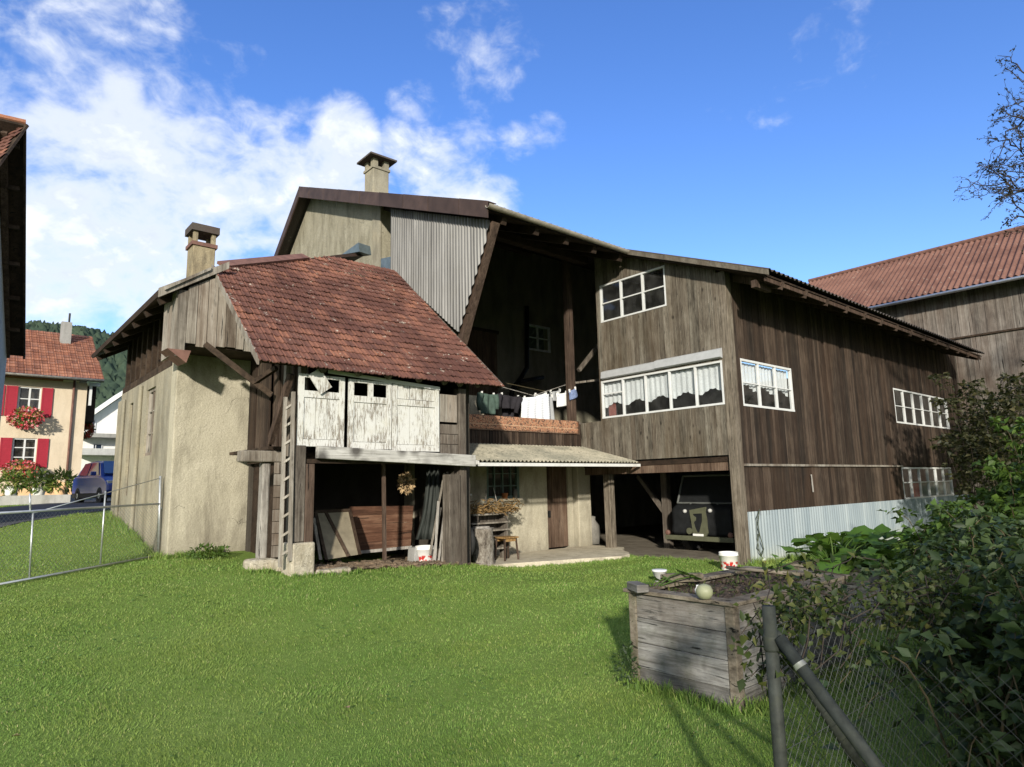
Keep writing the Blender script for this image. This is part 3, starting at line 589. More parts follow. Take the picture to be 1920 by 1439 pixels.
# posts in the open bay
p = H(1146, 1026, 'u', 11.7); MB().box((11.62, p[1]-.09, 0), (11.80, p[1]+.09, 1.80)).build('bay_post', 'pale_post', tb, bevel=.01)
MB().box((13.0, 9.55, 0), (13.16, 9.71, 1.96)).build('bay_post', 'post_wood', tb); MB().beam(H(1197, 893, 'u', 13.05), H(1247, 962, 'u', 13.05), .09, .09).build('brace', 'post_wood', tb)
fl = kind(MB().prism([(11.2, 9.35, -.02), (11.75, 7.05, -.02), (25, 7.05, -.02), (25, 15.4, -.02), (11.2, 15.4, -.02)], (0, 0, .07)).build('barn_floor', 'barn_floor', None, org=(11.2, 9, 0), rot=FARM), 'structure')
sl_ = [(7.0, 9.75), (7.55, 9.70), (8.1, 9.72), (8.9, 9.42), (9.7, 9.16), (10.45, 8.86), (10.85, 8.98), (11.15, 9.25), (11.35, 9.6), (11.9, 10.0), (11.9, 11.02), (11.38, 11.02), (11.38, 11.0), (7.0, 11.0)]
slab = MB().prism([(x, y, -.08) for x, y in sl_], (0, 0, .22)).build('concrete_path', 'concrete', None, org=(9, 10, 0), rot=FARM, bevel=.03); kind(slab, 'structure')

# ================================================================== TILED SHED (lean-to in the middle)
sh = thing('tiled_shed', 'ramshackle open shed under mossy clay tiles, its front patched with flaking white doors', 'shed', (5.2, 9.1, .35), FARM)
TS = .8294
def SZ(v): return 3.32+TS*(v-8.78)
def tile_roof(parent, u0, u1, v0, z0, slope, topv, rows, cols, mat, name='roof', lift=.03, th=.016, sag=0., rightv=None):
    b = MB(); cw = (u1-u0)/cols; tot = max(topv(u0), topv(u1)); rv = (tot-v0)/rows; nrm = np.array([0, -slope, 1.])/math.hypot(1, slope)
    for r in range(rows):
        for c in range(cols):
            a = u0+c*cw; va = v0+r*rv; vb = va+rv*1.16
            tv = topv(a+cw/2)
            if va > tv-.05: continue
            vb = min(vb, tv+.03); j = random.uniform(-.006, .006); jx = random.uniform(-.004, .004); js = random.uniform(-.010, .010); sg = sag*math.sin((a-u0)/(u1-u0)*math.pi)*(1-(va-v0)/(tot-v0))
            prof = [(0, .004), (.14, .024), (.30, .006), (.62, .004), (.80, .020), (.92, .012), (1.0, .004)]; vs = []
            for k, (v, lf) in enumerate(((va+js, lift), (vb, 0.))):
                for x, h in prof:
                    p = np.array([a+x*cw*1.02+jx, v, z0+slope*(v-v0)+sg])+nrm*(lf+h+j); vs.append(p)
            n = len(prof); lo = [p-nrm*th for p in vs[:n]]; vs += lo
            fs = [(i, i+1, n+i+1, n+i) for i in range(n-1)]+[(i+1, i, 2*n+i, 2*n+i+1) for i in range(n-1)]
            fs += [(0, n, 2*n), (n-1, 3*n-1, 2*n-1)]
            b.add(vs, fs)
    return b.build(name, mat, parent, fix=False)
topA = lambda u: float(np.interp(u, [3.05, 3.27, 6.82, 6.84, 7.4], [11.2, 11.28, 13.12, 12.80, 12.62]))
rf = tile_roof(sh, 3.06, 7.38, 8.78, 3.32, TS, topA, 24, 32, 'clay_tile', sag=-.03, lift=.022, th=.012)
MB().prism([(3.10, 8.86, SZ(8.86)-.03), (3.10, 11.1, SZ(11.1)-.03), (7.34, 12.4, SZ(12.4)-.03), (7.34, 8.86, SZ(8.86)-.03)], (0, .02, -.03)).build('boarding', 'roof_timber', rf)
MB().prism([(3.05, 8.84, SZ(8.84)-.08), (3.05, 11.2, SZ(11.2)-.08), (3.05, 11.2, SZ(11.2)+.03), (3.05, 8.84, SZ(8.84)+.03)], (.03, 0, 0)).build('verge_board', 'silver_boards', rf)
MB().prism([(7.36, 8.84, SZ(8.84)-.07), (7.36, 12.55, SZ(12.55)-.07), (7.36, 12.55, SZ(12.55)+.03), (7.36, 8.84, SZ(8.84)+.03)], (.03, 0, 0)).build('verge_board', 'post_wood', rf)
for px in (605, 672, 728, 785, 833, 862, 895):
    u = H(px, 705, 'v', 8.95)[0]; z = SZ(8.93)-.115; MB().tube([(u, 8.93, z), (u, 11.0, z+TS*2.07)], .062 if px < 880 else .045, 10).build('rafter', 'post_wood', sh, smooth=False)
# posts, plinth, beam
MB().box((3.68, 8.99, .88), (3.845, 9.24, 2.22)).build('post', 'post_wood', sh, bevel=.01); MB().box((3.85, 9.00, .86), (3.985, 9.22, 1.96)).build('post', 'brown_post', sh, bevel=.01)
b = MB(); zz = TL(3.83, 9.0)
b.prism([(3.66, 8.93, zz-.15), (4.0, 8.95, zz-.15), (4.01, 9.30, zz-.15), (3.65, 9.30, zz-.15)], (0, 0, .88-zz+.14)); b.build('plinth', 'stone', sh, bevel=.03)
MB().box((6.34, 9.02, .20), (6.58, 9.22, 1.80)).build('post', 'post_wood', sh, bevel=.015); MB().box((6.59, 9.06, .22), (6.74, 9.24, 3.28)).build('post', 'post_wood', sh, bevel=.015)
MB().prism([(3.98, 8.90, 2.035), (6.80, 8.88, 1.925), (6.80, 8.88, 2.115), (3.98, 8.90, 2.215)], (0, .09, 0)).build('front_beam', 'stained_beam', sh, bevel=.008)
MB().box((3.86, 9.02, 1.97), (6.58, 9.2, 2.03)).build('sill_beam', 'dark_beam', sh)
MB().box((3.9, 9.3, 2.05), (7.0, 11.6, 2.13)).build('loft_floor', 'dark_beam', sh)
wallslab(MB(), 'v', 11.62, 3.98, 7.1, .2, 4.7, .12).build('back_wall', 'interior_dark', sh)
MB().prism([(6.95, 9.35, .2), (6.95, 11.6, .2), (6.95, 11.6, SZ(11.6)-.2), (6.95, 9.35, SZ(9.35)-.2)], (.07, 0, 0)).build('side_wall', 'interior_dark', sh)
# old doors nailed up as a front wall
def old_door(u0, u1, z0, z1, split, openings, label, dv=0.):
    b = MB(); v0 = 9.02+dv; st = .085
    b.box((u0, v0, z0), (u0+st, v0+.035, z1)).box((u1-st, v0, z0), (u1-.004, v0+.035, z1))
    b.box((u0+st, v0+.002, z0), (u1-st, v0+.033, z0+.10)); b.box((u0+st, v0+.002, split), (u1-st, v0+.033, split+.10))
    if openings: b.box((u0+st, v0+.002, z1-.05), (u1-st, v0+.033, z1))
    n = 3; w = (u1-u0-2*st)/n
    for i in range(n):
        b.box((u0+st+i*w+.007, v0+.018, z0+.108), (u0+st+(i+1)*w-.005, v0+.028, split-.008))
        if not openings: b.box((u0+st+i*w+.007, v0+.018, split+.108), (u0+st+(i+1)*w-.005, v0+.028, z1))
    if openings == 2: m_ = (u0+u1)/2; b.box((m_-.045, v0+.004, split+.1), (m_+.045, v0+.031, z1-.05))
    b.box((u0+.02, v0+.030, z0+.02), (u1-.02, v0+.0325, split+.02)); o = b.build('door_panel', 'flaking_paint', sh, bevel=.004); o['label'] = label; return o
old_door(3.72, 4.44, 2.21, 3.26, 2.92, 1, 'flaking white door with a dark gap at its top')
o = old_door(4.50, 5.24, 2.19, 3.25, 2.90, 2, 'white door with two open dark panes at its top', -.006)
old_door(5.255, 6.15, 2.17, 3.24, 2.90, 0, 'broad white door with peeling lower panels', -.003)
MB().beam((3.93, 8.99, 3.30), (4.12, 8.985, 3.03), .21, .02, (0, 1, 0)).build('loose_board', 'flaking_paint', sh)['label'] = 'loose white board hanging askew'
MB().prism([(4.16, 9.005, 3.30), (6.15, 9.0, 3.20), (6.15, 9.0, 3.255), (4.16, 9.005, 3.355)], (0, .018, 0)).build('top_batten', 'white_paint', sh)
b = boards(MB(), 'v', 9.10, 6.17, 6.56, 2.68, 3.15, .2, .02); b.build('filler_board', 'silver_boards', sh)
b = MB()
for i in range(3): b.box((6.16, 9.08+random.uniform(0, .01), 2.14+.17*i), (6.58, 9.11, 2.30+.17*i))
b.build('filler_board', 'post_wood', sh)
# left side: boards, braces, stub beam, plank door, stones
b = MB()
for i, v in enumerate(np.arange(9.5, 11.7, .21)):
    if i in (2, 5): continue
    u = 3.93+random.uniform(-.01, .03); b.box((u, v, 2.10), (u+.03, v+.19, SZ(v)-.12))
b.build('side_boarding', 'dark_boards', sh)
MB().prism([(4.02, 9.4, .4), (4.02, 11.6, .4), (4.02, 11.6, SZ(11.6)-.2), (4.02, 9.4, SZ(9.4)-.2)], (.02, 0, 0)).build('side_lining', 'roof_timber', sh)
MB().beam((3.86, 9.22, 2.3), (3.86, 9.24, SZ(9.24)-.1), .1, .1, (1, 0, 0)).build('stud', 'silver_boards', sh); MB().beam((3.84, 9.75, 2.1), (3.84, 9.75, SZ(9.75)-.1), .09, .09, (1, 0, 0)).build('stud', 'silver_boards', sh)
MB().beam(H(385, 646, 'v', 10.8), H(510, 742, 'v', 10.4), .09, .09).build('brace', 'dark_beam', sh); MB().beam(H(476, 718, 'v', 10.5), H(518, 690, 'v', 10.1), .07, .07).build('brace', 'dark_beam', sh)
MB().beam(H(546, 702, 'v', 9.15), H(506, 832, 'v', 9.6), .08, .08).build('brace', 'brown_post', sh)
q = H(470, 863, 'v', 9.9); MB().beam((q[0]-.17, 9.9, 2.10), (4.0, 9.9, 2.10), .2, .17).build('stub_beam', 'silver_boards', sh, bevel=.02)
MB().box((q[0]+.22, 9.8, 2.20), (4.0, 11.6, 2.25)).build('ledge', 'dark_beam', sh)
wp = H(491, 1030, 'v', 9.95); zz = TL(wp[0], 9.95); MB().beam((wp[0]-.01, 9.95, zz+.12), (wp[0], 9.95, 2.01), .155, .12, (1, 0, 0)).build('post', 'pale_pole', sh, bevel=.02)
b = MB()
for i, z in enumerate(np.arange(.62, 1.95, .175)): b.box((wp[0]+.09, 9.78+random.uniform(0, .015), z), (3.80, 9.82, z+.165))
b.build('plank_door', 'silver_boards', sh)
b = MB(); b.box((wp[0]-.25, 9.70, zz-.2), (wp[0]+.12, 10.05, zz+.13)); b.build('footing', 'stone', sh, bevel=.05)
b = MB(); b.box((wp[0]+.14, 9.45, zz-.25), (3.66, 9.9, zz+.13)); b.build('footing', 'stone', sh, bevel=.06)

# ================================================================== OUTBUILDING (left, rendered)
ob = thing('rendered_outbuilding', 'yellow rendered outbuilding with board gable, thin chimney and old tiled roof', 'outbuilding', (2.76, 11.8, .5), FARM)
uL = 2.76
def OZ(u): return float(np.interp(u, [2.28, 3.27, 6.85], [4.70, 5.33, 6.98]))
wallslab(MB(), 'v', 11.8, uL, 4.6, 0, 3.95, .35).build('front_wall', 'plaster_warm', ob, bevel=.02)
lw = [(13.32, 14.0, 2.28, 3.55), (15.0, 15.55, 1.55, 3.45)]
wallslab(MB(), 'u', uL+.012, 12.15, 16.5, 0, 3.76, .3, lw).build('side_wall', 'plaster_grey', ob)
window(ob, 'u', uL+.08, *lw[0], [.5], [.33, .66], .06, .04, 'silver_boards'); 
b = boards(MB(), 'u', uL+.10, lw[1][0], lw[1][1], lw[1][2], lw[1][3], .14, .04); b.build('plank_door', 'dark_boards', ob)
MB().box((uL-.06, 14.35, .5), (uL+.012, 14.85, 3.7)).build('buttress', 'plaster_grey', ob, bevel=.03)
MB().box((uL-.05, 15.95, .6), (uL+.012, 16.5, 3.6)).build('buttress', 'plaster_grey', ob, bevel=.05)
b = MB().box((uL+.02, 11.85, 3.77), (uL+.2, 16.5, 3.9)); b.build('wall_plate', 'dark_beam', ob)
b = MB()
for v in np.arange(12.0, 16.4, .48): b.box((uL+.05, v, 3.9), (uL+.17, v+.13, OZ(uL)-.08))
b.build('knee_wall_studs', 'dark_beam', ob); MB().box((uL+.4, 11.95, 3.8), (uL+.43, 16.5, OZ(uL+.4)-.1)).build('attic_lining', 'roof_timber', ob)
b = boards(MB(), 'v', 10.97, 2.66, 3.78, 3.93, lambda u: min(OZ(u)-.12, SZ(10.97)-.07), .165, .028, jit=.012, gap=.01, ragged=.05)
boards(b, 'v', 10.985, 2.52, 2.66, 3.70, OZ(2.58)-.12, .14, .03)
b.build('gable_boarding', 'silver_boards', ob); wallslab(MB(), 'v', 11.01, 2.56, 3.95, 3.95, lambda u: min(OZ(u)-.14, SZ(11.0)-.1), .02).build('gable_lining', 'roof_timber', ob); boards(MB(), 'u', 2.53, 11.0, 11.8, 3.74, OZ(2.53)-.1, .2, .03).build('gable_side', 'silver_boards', ob)
MB().box((2.54, 11.0, 3.90), (4.0, 11.78, 3.96)).build('gable_floor', 'dark_beam', ob)
MB().prism([(2.40, 10.93, 3.80), (2.74, 10.93, 3.80), (2.68, 10.93, 3.60)], (0, .5, .02)).build('flashing', 'rust_sheet', ob)
MB().beam((3.22, 11.24, 5.40), (5.1, 12.22, 6.24), .20, .05, (0, -.6, .8)).build('ridge_strip', 'rust_sheet', ob)
# roof: slightly bellcast slope towards the left eave
P = []
us = [2.26, 2.6, 3.0, 3.3, 3.9, 4.6, 5.4, 6.2, 6.9]
fr = lambda u: 10.92 if u < 3.25 else float(np.interp(u, [3.25, 6.9], [11.34, 13.2]))
b = MB(); b.grid([[(u, v, OZ(u)) for v in np.linspace(fr(u), 17.4, 8)] for u in us]); rf = b.build('roof', 'brown_sheet', ob, solid=.07)
MB().prism([(2.22, 10.88, OZ(2.26)-.13), (3.24, 10.88, OZ(3.24)-.07), (3.24, 10.88, OZ(3.24)+.05), (2.22, 10.88, OZ(2.26)+.02)], (0, .03, 0)).build('bargeboard', 'silver_boards', rf)
MB().prism([(2.30, 10.84, OZ(2.3)-.02), (2.95, 10.84, OZ(2.95)+.02), (2.95, 10.84, OZ(2.95)+.07), (2.30, 10.84, OZ(2.3)+.03)], (0, .25, .0)).build('loose_plank', 'silver_boards', rf)
for v in np.arange(11.3, 17.3, .95): MB().beam((2.32, v, OZ(2.32)-.12), (3.6, v, OZ(3.6)-.14), .09, .1).build('rafter', 'roof_timber', ob)
b = MB().prism([H(640, 478, 'u', 6.6), H(672, 455, 'u', 6.6), H(674, 472, 'u', 6.6)], (.35, .1, .02)); b.build('roof_hatch', 'zinc', rf)
# slim chimney
def onplane(px, py, v):  return H(px, py, 'v', v)
cvv = 13.0; cl = H(348, 500, 'v', cvv-.25); cr = H(400, 500, 'v', cvv-.25); w_ = .52
cu = (cl[0]+cr[0])/2; zt = [H(376, y, 'v', cvv-.25)[2] for y in (454, 433, 420)]
ch = chimney(ob, cu+.08, cvv, .40, .40, OZ(cu)-.2, zt[0], zt[1], zt[2], 'chimney_render', .05); ch['label'] = 'slim sooty yellow chimney with an open top'
# ================================================================== GROUND
def ground():
    def axis(lo, hi, step, far):
        a = list(np.arange(lo, hi+.01, step)); s = step*1.3
        while a[-1] < far: a.append(a[-1]+s); s *= 1.35
        s = step*1.3
        while a[0] > -far: a.insert(0, a[0]-s); s *= 1.35
        return np.array(a)
    xs, ys = axis(-26, 24, .4, 1800), axis(-5, 44, .4, 1800); X, Y = np.meshgrid(xs, ys); Z = TZ(X, Y)
    n, k = Z.shape; v = np.stack([X, Y, Z], -1).reshape(-1, 3); i = np.arange(n*k).reshape(n, k)
    f = np.stack([i[:-1, :-1], i[:-1, 1:], i[1:, 1:], i[1:, :-1]], -1).reshape(-1, 4)
    kind(arrays('lawn', v, f, 'lawn_ground', smooth=True), 'structure')
ground()
def strip(name, cl, w, mat, dz=.012):
    P = []; cl = [np.array(c, float) for c in cl]; pts = []
    for a, b in zip(cl[:-1], cl[1:]):
        for t in np.linspace(0, 1, 12, endpoint=False): pts.append(a+(b-a)*t)
    pts.append(cl[-1]); b = MB(); rows = []
    for i, p in enumerate(pts):
        d = pts[min(i+1, len(pts)-1)]-pts[max(i-1, 0)]; d /= np.linalg.norm(d); nn = np.array([-d[1], d[0]]); row = []
        for s in np.linspace(-.5, .5, 7): q = p+nn*s*w; row.append((q[0], q[1], float(TZ(q[0], q[1]))+dz))
        rows.append(row)
    return kind(b.grid(rows).build(name, mat, smooth=True), 'structure')
strip('road', [(-13.5, 2), (-12.6, 8), (-12.8, 13), (-13.6, 17), (-14.6, 22), (-17.5, 30), (-24, 44), (-40, 70)], 4.6, 'asphalt', .02)

def lawn_ok(x, y):
    u = x*U[0]+y*U[1]; v = x*V[0]+y*V[1]; ok = np.ones(len(x), bool)
    ok &= ~((u > 2.7) & (v > 11.78)); ok &= ~((u > 3.62) & (v > 9.28)); ok &= ~((u > 4.0) & (u < 6.9) & (v > 8.97+.06*np.sin(u*9)+.04*np.sin(u*23)))
    se = np.interp(u, [p[0] for p in sl_[:10]], [p[1] for p in sl_[:10]]); ok &= ~((u > 7.0) & (u < 11.9) & (v > se-.02)); ok &= ~((u > 6.85) & (u < 7.1) & (v > 9.5))
    ok &= ~((u > 11.1) & (v > np.interp(u, [11.2, 11.75], [9.1, 6.82]))); ok &= ~((u > 4.36) & (u < 6.2) & (v > 2.69) & (v < 3.6)); ok &= ~((u > 7.82) & (u < 9.6) & (v > 2.95) & (v < 3.9))
    rx = np.interp(y, [2, 8, 13, 17, 22, 30, 44], [-13.5, -12.6, -12.8, -13.6, -14.6, -17.5, -24]); ok &= np.abs(x-rx) > 2.3+.12*np.sin(y*5)
    return ok
def grass():
    VV, FF = [], []; base = 0
    for (ya, yb, dens, h, w) in ((3.0, 4.6, 7200, .018, .0038), (4.6, 6.5, 4800, .018, .0048), (6.5, 9.5, 2500, .020, .0070), (9.5, 16, 1100, .024, .0100), (16, 24, 300, .06, .02)):
        A = .86*(yb*yb-ya*ya); n = int(A*dens); y = np.sqrt(RNG.uniform(ya*ya, yb*yb, n)); x = y*RNG.uniform(-.86, .86, n)
        ok = lawn_ok(x, y)
        if ya >= 16: ok &= x < -6
        # thin, uneven cover
        pn = np.sin(x*3.1+1.3*np.sin(y*2.3))*np.sin(y*2.7+1.1*np.sin(x*1.9)); ok &= RNG.uniform(0, 1, n) < .82+.25*pn
        x, y = x[ok], y[ok]; n = len(x); z = TZ(x, y)
        a = RNG.uniform(0, 2*np.pi, n); u = x*U[0]+y*U[1]; v = x*V[0]+y*V[1]
        stripe = np.sin((v+.10*u+.25*np.sin(u*.45))*2*np.pi/1.05)                        # mower passes lean the blades to and fro
        hh = h*RNG.uniform(.55, 1.35, n)*(1+.28*pn[ok]); lean = RNG.uniform(.1, .75, n)*hh; la = RNG.uniform(0, 2*np.pi, n)
        lx = np.cos(la)*lean+U[0]*stripe*hh*.5; ly = np.sin(la)*lean+U[1]*stripe*hh*.5; ww = w*RNG.uniform(.6, 1.3, n)
        c, s = np.cos(a)*ww*.5, np.sin(a)*ww*.5
        p0 = np.stack([x-c, y-s, z-.004], -1); p1 = np.stack([x+c, y+s, z-.004], -1); p2 = np.stack([x+lx*.45+c*.8, y+ly*.45+s*.8, z+hh*.62], -1); p3 = np.stack([x+lx, y+ly, z+hh*RNG.uniform(.75, 1., n)], -1)
        p4 = np.stack([x+lx*.45-c*.8, y+ly*.45-s*.8, z+hh*.62], -1)
        VV.append(np.stack([p0, p1, p2, p3, p4], 1).reshape(-1, 3)); i = base+np.arange(n)[:, None]*5
        FF.append(np.concatenate([i+np.array([[0, 1, 2]]), i+np.array([[0, 2, 4]]), i+np.array([[4, 2, 3]])], 0)); base += n*5
    # longer tufts the mower misses along walls, posts and beds
    def edge(p, q, n, off, h0, h1):
        nonlocal base
        p = np.array(p); q = np.array(q); k = RNG.uniform(0, 1, n)[:, None]; uv = p+(q-p)*k+np.array(off)*np.abs(RNG.normal(0, 1, (n, 1))); x = uv[:, 0]*U[0]+uv[:, 1]*V[0]; y = uv[:, 0]*U[1]+uv[:, 1]*V[1]; z = TZ(x, y)
        a = RNG.uniform(0, 6.283, n); hh = RNG.uniform(h0, h1, n)*(.5+.5*np.abs(np.sin(k[:, 0]*40)*np.sin(k[:, 0]*17+1))); la = RNG.uniform(0, 6.283, n); ln = RNG.uniform(.1, .9, n)*hh; w = .005; c, s = np.cos(a)*w, np.sin(a)*w
        b0 = np.stack([x-c, y-s, z-.005], -1); b1 = np.stack([x+c, y+s, z-.005], -1); b2 = np.stack([x+np.cos(la)*ln*.4+c*.7, y+np.sin(la)*ln*.4+s*.7, z+hh*.6], -1); b3 = np.stack([x+np.cos(la)*ln, y+np.sin(la)*ln, z+hh], -1); b4 = b2-np.stack([c*1.4, s*1.4, 0*c], -1)
        VV.append(np.stack([b0, b1, b2, b3, b4], 1).reshape(-1, 3)); i = base+np.arange(n)[:, None]*5; FF.append(np.concatenate([i+np.array([[0, 1, 2]]), i+np.array([[0, 2, 4]]), i+np.array([[4, 2, 3]])], 0)); base += n*5
    edge((4.30, 2.65), (4.30, 3.66), 900, (-.035, 0), .04, .13); edge((4.30, 2.64), (6.25, 2.64), 900, (0, -.04), .04, .14); edge((2.7, 11.76), (3.6, 11.76), 800, (0, -.05), .05, .15); edge((2.72, 11.8), (2.72, 16.4), 1500, (-.06, 0), .06, .2)
    edge((3.2, 9.62), (3.62, 9.4), 300, (-.05, -.05), .04, .12); edge((3.64, 8.90), (4.6, 8.84), 500, (0, -.04), .03, .10); edge((4.6, 8.95), (6.8, 8.96), 900, (0, -.05), .03, .09); edge((7.0, 9.7), (8.9, 9.38), 800, (0, -.04), .03, .08); edge((8.9, 9.38), (10.5, 8.84), 700, (-.01, -.04), .03, .08); edge((10.5, 8.84), (11.2, 9.2), 300, (.03, -.04), .03, .08)
    edge((11.55, 6.78), (20, 6.78), 2600, (0, -.07), .05, .22); edge((11.2, 9.3), (11.7, 7.1), 700, (-.05, 0), .03, .10); edge((2.50, 1.36), (6, 1.36), 1300, (0, .05), .05, .2)
    o = arrays('grass', np.concatenate(VV), np.concatenate(FF), 'grass_blade'); kind(o, 'stuff')
grass()
def clover():
    n = 5200; y = np.sqrt(RNG.uniform(9, 130, n)); x = y*RNG.uniform(-.84, .84, n); cl = np.sin(x*2.3+np.sin(y*1.7)*1.6)*np.sin(y*2.1+np.sin(x*1.3)); ok = lawn_ok(x, y) & (cl > RNG.uniform(-.1, .8, n)); x, y = x[ok], y[ok]; n = len(x)
    p = np.stack([x, y, TZ(x, y)+RNG.uniform(.006, .022, n)], -1); p = np.repeat(p, 3, 0); d = RNG.normal(0, 1, (3*n, 3))*[1, 1, .25]; L = RNG.uniform(.012, .030, 3*n); v, f = leaf_arrays(p, d, RNG.normal(0, .3, (3*n, 3))+[0, 0, 1], L, L*.85); kind(arrays('clover', v, f, 'leaf_clover'), 'stuff')
def hill():
    xs = np.linspace(-620, 200, 420); ys = np.linspace(270, 620, 190); X, Y = np.meshgrid(xs, ys)
    az = np.degrees(np.arctan2(X, Y))
    prof = np.interp(az, [-60, -47, -42, -37, -33, -28, -20, -8, 10, 30], [40, 66, 97, 99, 96, 90, 68, 42, 20, 10])
    r = np.sqrt(X*X+Y*Y); k = np.clip((r-300)/200, 0, 1); k = k*k*(3-2*k); k2 = np.clip((r-560)/120, 0, 1)
    Z = prof*k*(1-.35*k2)*(1+.06*np.sin(X*.021)+.04*np.sin(Y*.03+X*.013))
    Z += (RNG.uniform(0, 1, Z.shape)**1.5*7)*np.clip(k*2, 0, 1)
    n, m_ = Z.shape; v = np.stack([X, Y, Z-1], -1).reshape(-1, 3); i = np.arange(n*m_).reshape(n, m_); f = np.stack([i[:-1, :-1], i[:-1, 1:], i[1:, 1:], i[1:, :-1]], -1).reshape(-1, 4)
    kind(arrays('hill', v, f, 'hill_forest', smooth=False), 'structure')
hill()

# ================================================================== NEIGHBOURING BUILDINGS
rb = thing('red_roofed_barn', 'big plank barn under a red corrugated roof behind the dark boarded wing', 'barn', (26.3, 4, 0), FARM)
b = boards(MB(), 'u', 26.3, -8, 12, 6.35, lambda s: 8.25, .24, .03, jit=.012); b.build('upper_boarding', 'barn_boards', rb); b = boards(MB(), 'u', 26.32, -8, 12, 0, 6.30, .24, .03, jit=.012); b.build('lower_boarding', 'barn_boards', rb)
wallslab(MB(), 'u', 26.36, -8, 12, 0, 8.2, .05).build('lining', 'roof_timber', rb); MB().box((26.22, -8, 6.30), (26.3, 12, 6.36)).build('drip_board', 'dark_beam', rb)
eu, ez, rs = 25.6, 7.93, .70; ru = 29.4
b = MB(); corrug(b, (eu, -9, ez), (ru-eu, 0, (ru-eu)*rs), (0, 22, 0), .19, .032, 8, 6); r_ = b.build('roof', 'roof_red_sheet', rb, smooth=True)
MB().prism([(eu+.05, -9, ez-.08), (ru, -9, ez-.08+(ru-eu-.05)*rs), (ru, -9, ez-.14+(ru-eu-.05)*rs), (eu+.05, -9, ez-.14)], (0, 22, 0)).build('boarding', 'roof_timber', r_)
MB().grid([[(ru-.02, v, ez+(ru-eu)*rs), (ru+4, v, ez+(ru-eu)*rs-2.8)] for v in (-9, 13)]).build('rear_slope', 'roof_red_sheet', r_, solid=.05)
MB().tube([(ru, -9, ez+(ru-eu)*rs+.03), (ru, 13, ez+(ru-eu)*rs+.03)], .09, 8).build('ridge_cap', 'rust_sheet', r_)
MB().tube([(eu-.05, -9, ez-.09), (eu-.05, 13, ez-.09)], .06, 8).build('gutter', 'galvanised', rb, smooth=True)

# farmhouse with red shutters
hv = 36.0
rh = thing('shuttered_house', 'cream house with red shutters, geranium boxes and a red tiled roof', 'house', (2.5, hv, 1.2), FARM)
hr = H(158, 800, 'v', hv)[0]; hl = -5.0
def hp(x, y, v=hv): return H(x, y, 'v', v)
q1a, q1b = hp(36, 727), hp(75, 762); q2a, q2b = hp(25, 822), hp(66, 862)
q1z = (hp(60, 782)[2], hp(55, 726)[2]); q2z = (hp(50, 877)[2], hp(45, 822)[2])
wn = [(q1a[0], q1b[0], q1z[0], q1z[1]), (q2a[0], q2b[0], q2z[0], q2z[1])]
wallslab(MB(), 'v', hv, hl, hr, .6, 6.75, .3, wn).build('front_wall', 'plaster_pink', rh)
wallslab(MB(), 'u', hr-.302, hv+.3, hv+8, .6, lambda v: 6.75+min(v-hv, 8-(v-hv))*.62, .3, brk=(hv+4,)).build('gable_wall', 'plaster_pink', rh)
MB().box((hl, hv+.35, .6), (hr-.4, hv+.5, 6.7)).build('inner_wall', 'interior_dark', rh)
for i, (a, c, z0, z1) in enumerate(wn):
    window(rh, 'v', hv+.08, a, c, z0, z1, [.5], [.35, .68] if i else [.6], .055, .07)
    sw = .40
    for s0, s1 in ((a-sw-.04, a-.03), (c+.03, c+sw+.04)):
        b = MB(); fbox(b, 'v', hv-.02, s0, s1, z0, z1, -.03, .015); fbox(b, 'v', hv-.05, s0, s0+.06, z0, z1, -.014, .0); fbox(b, 'v', hv-.05, s1-.06, s1, z0, z1, -.014, .0)
        for z in np.arange(z0+.05, z1-.05, .075): fbox(b, 'v', hv-.05, s0+.06, s1-.06, z, z+.05, -.008, .0)
        b.build('shutter', 'shutter_red', rh)
b = MB(); a = hp(8, 745); fbox(b, 'v', hv-.02, a[0]-.45, a[0], *q1z, -.03, .015); b.build('shutter', 'shutter_red', rh)
for zc in (q1z, q2z):                                              # shutters of the gable side
    MB().box((hr, hv+1.0, zc[0]), (hr+.04, hv+1.45, zc[1])).build('shutter', 'shutter_red', rh)
    MB().box((hr, hv+1.5, zc[0]), (hr+.03, hv+2.4, zc[1])).build('window', 'window_white', rh)
dx = [H(140, 715, 'v', hv-.12), H(137, 800, 'v', hv-.12), H(126, 900, 'v', hv-.12)]; MB().tube([(dx[0][0], hv-.1, 6.85), (dx[0][0], hv-.1, 1.0)], .05, 8).build('downpipe', 'rust_sheet', rh, smooth=True)
ev = hv-.75; ez = 6.86; rr = 5.15
rslope = .62; rvv = hv+4
rf = tile_roof(rh, hl, rr, ev, ez, rslope, lambda u: rvv, 17, 34, 'clay_tile_far', lift=.03)
MB().prism([(hl, ev, ez-.05), (hl, rvv, ez-.05+(rvv-ev)*rslope), (hl, rvv, ez-.17+(rvv-ev)*rslope), (hl, ev, ez-.13)], (rr-hl, 0, 0)).build('boarding', 'dark_beam', rf)
MB().prism([(hl, rvv+.02, ez+(rvv-ev)*rslope), (hl, rvv+4.9, ez-.05), (hl, rvv+4.9, ez-.17), (hl, rvv+.02, ez+(rvv-ev)*rslope-.12)], (rr-hl, 0, 0)).build('rear_slope', 'clay_tile_far', rf)
MB().tube([(hl, ev-.06, ez-.05), (rr, ev-.06, ez-.05)], .06, 8).build('gutter', 'gutter_metal', rh, smooth=True)
MB().box((hr+.02, hv+.5, 5.0), (rr-.1, hv+4.5, 6.72)).build('balcony_loft', 'roof_timber', rh)
MB().beam((hr+.03, hv-.1, 6.7), (rr-.05, hv-.1, 6.7), .12, .16).beam((hr+.14, hv-.02, 5.7), (hr+.14, hv-.02, 6.7), .16, .1).build('eaves_bracket', 'window_white', rh)
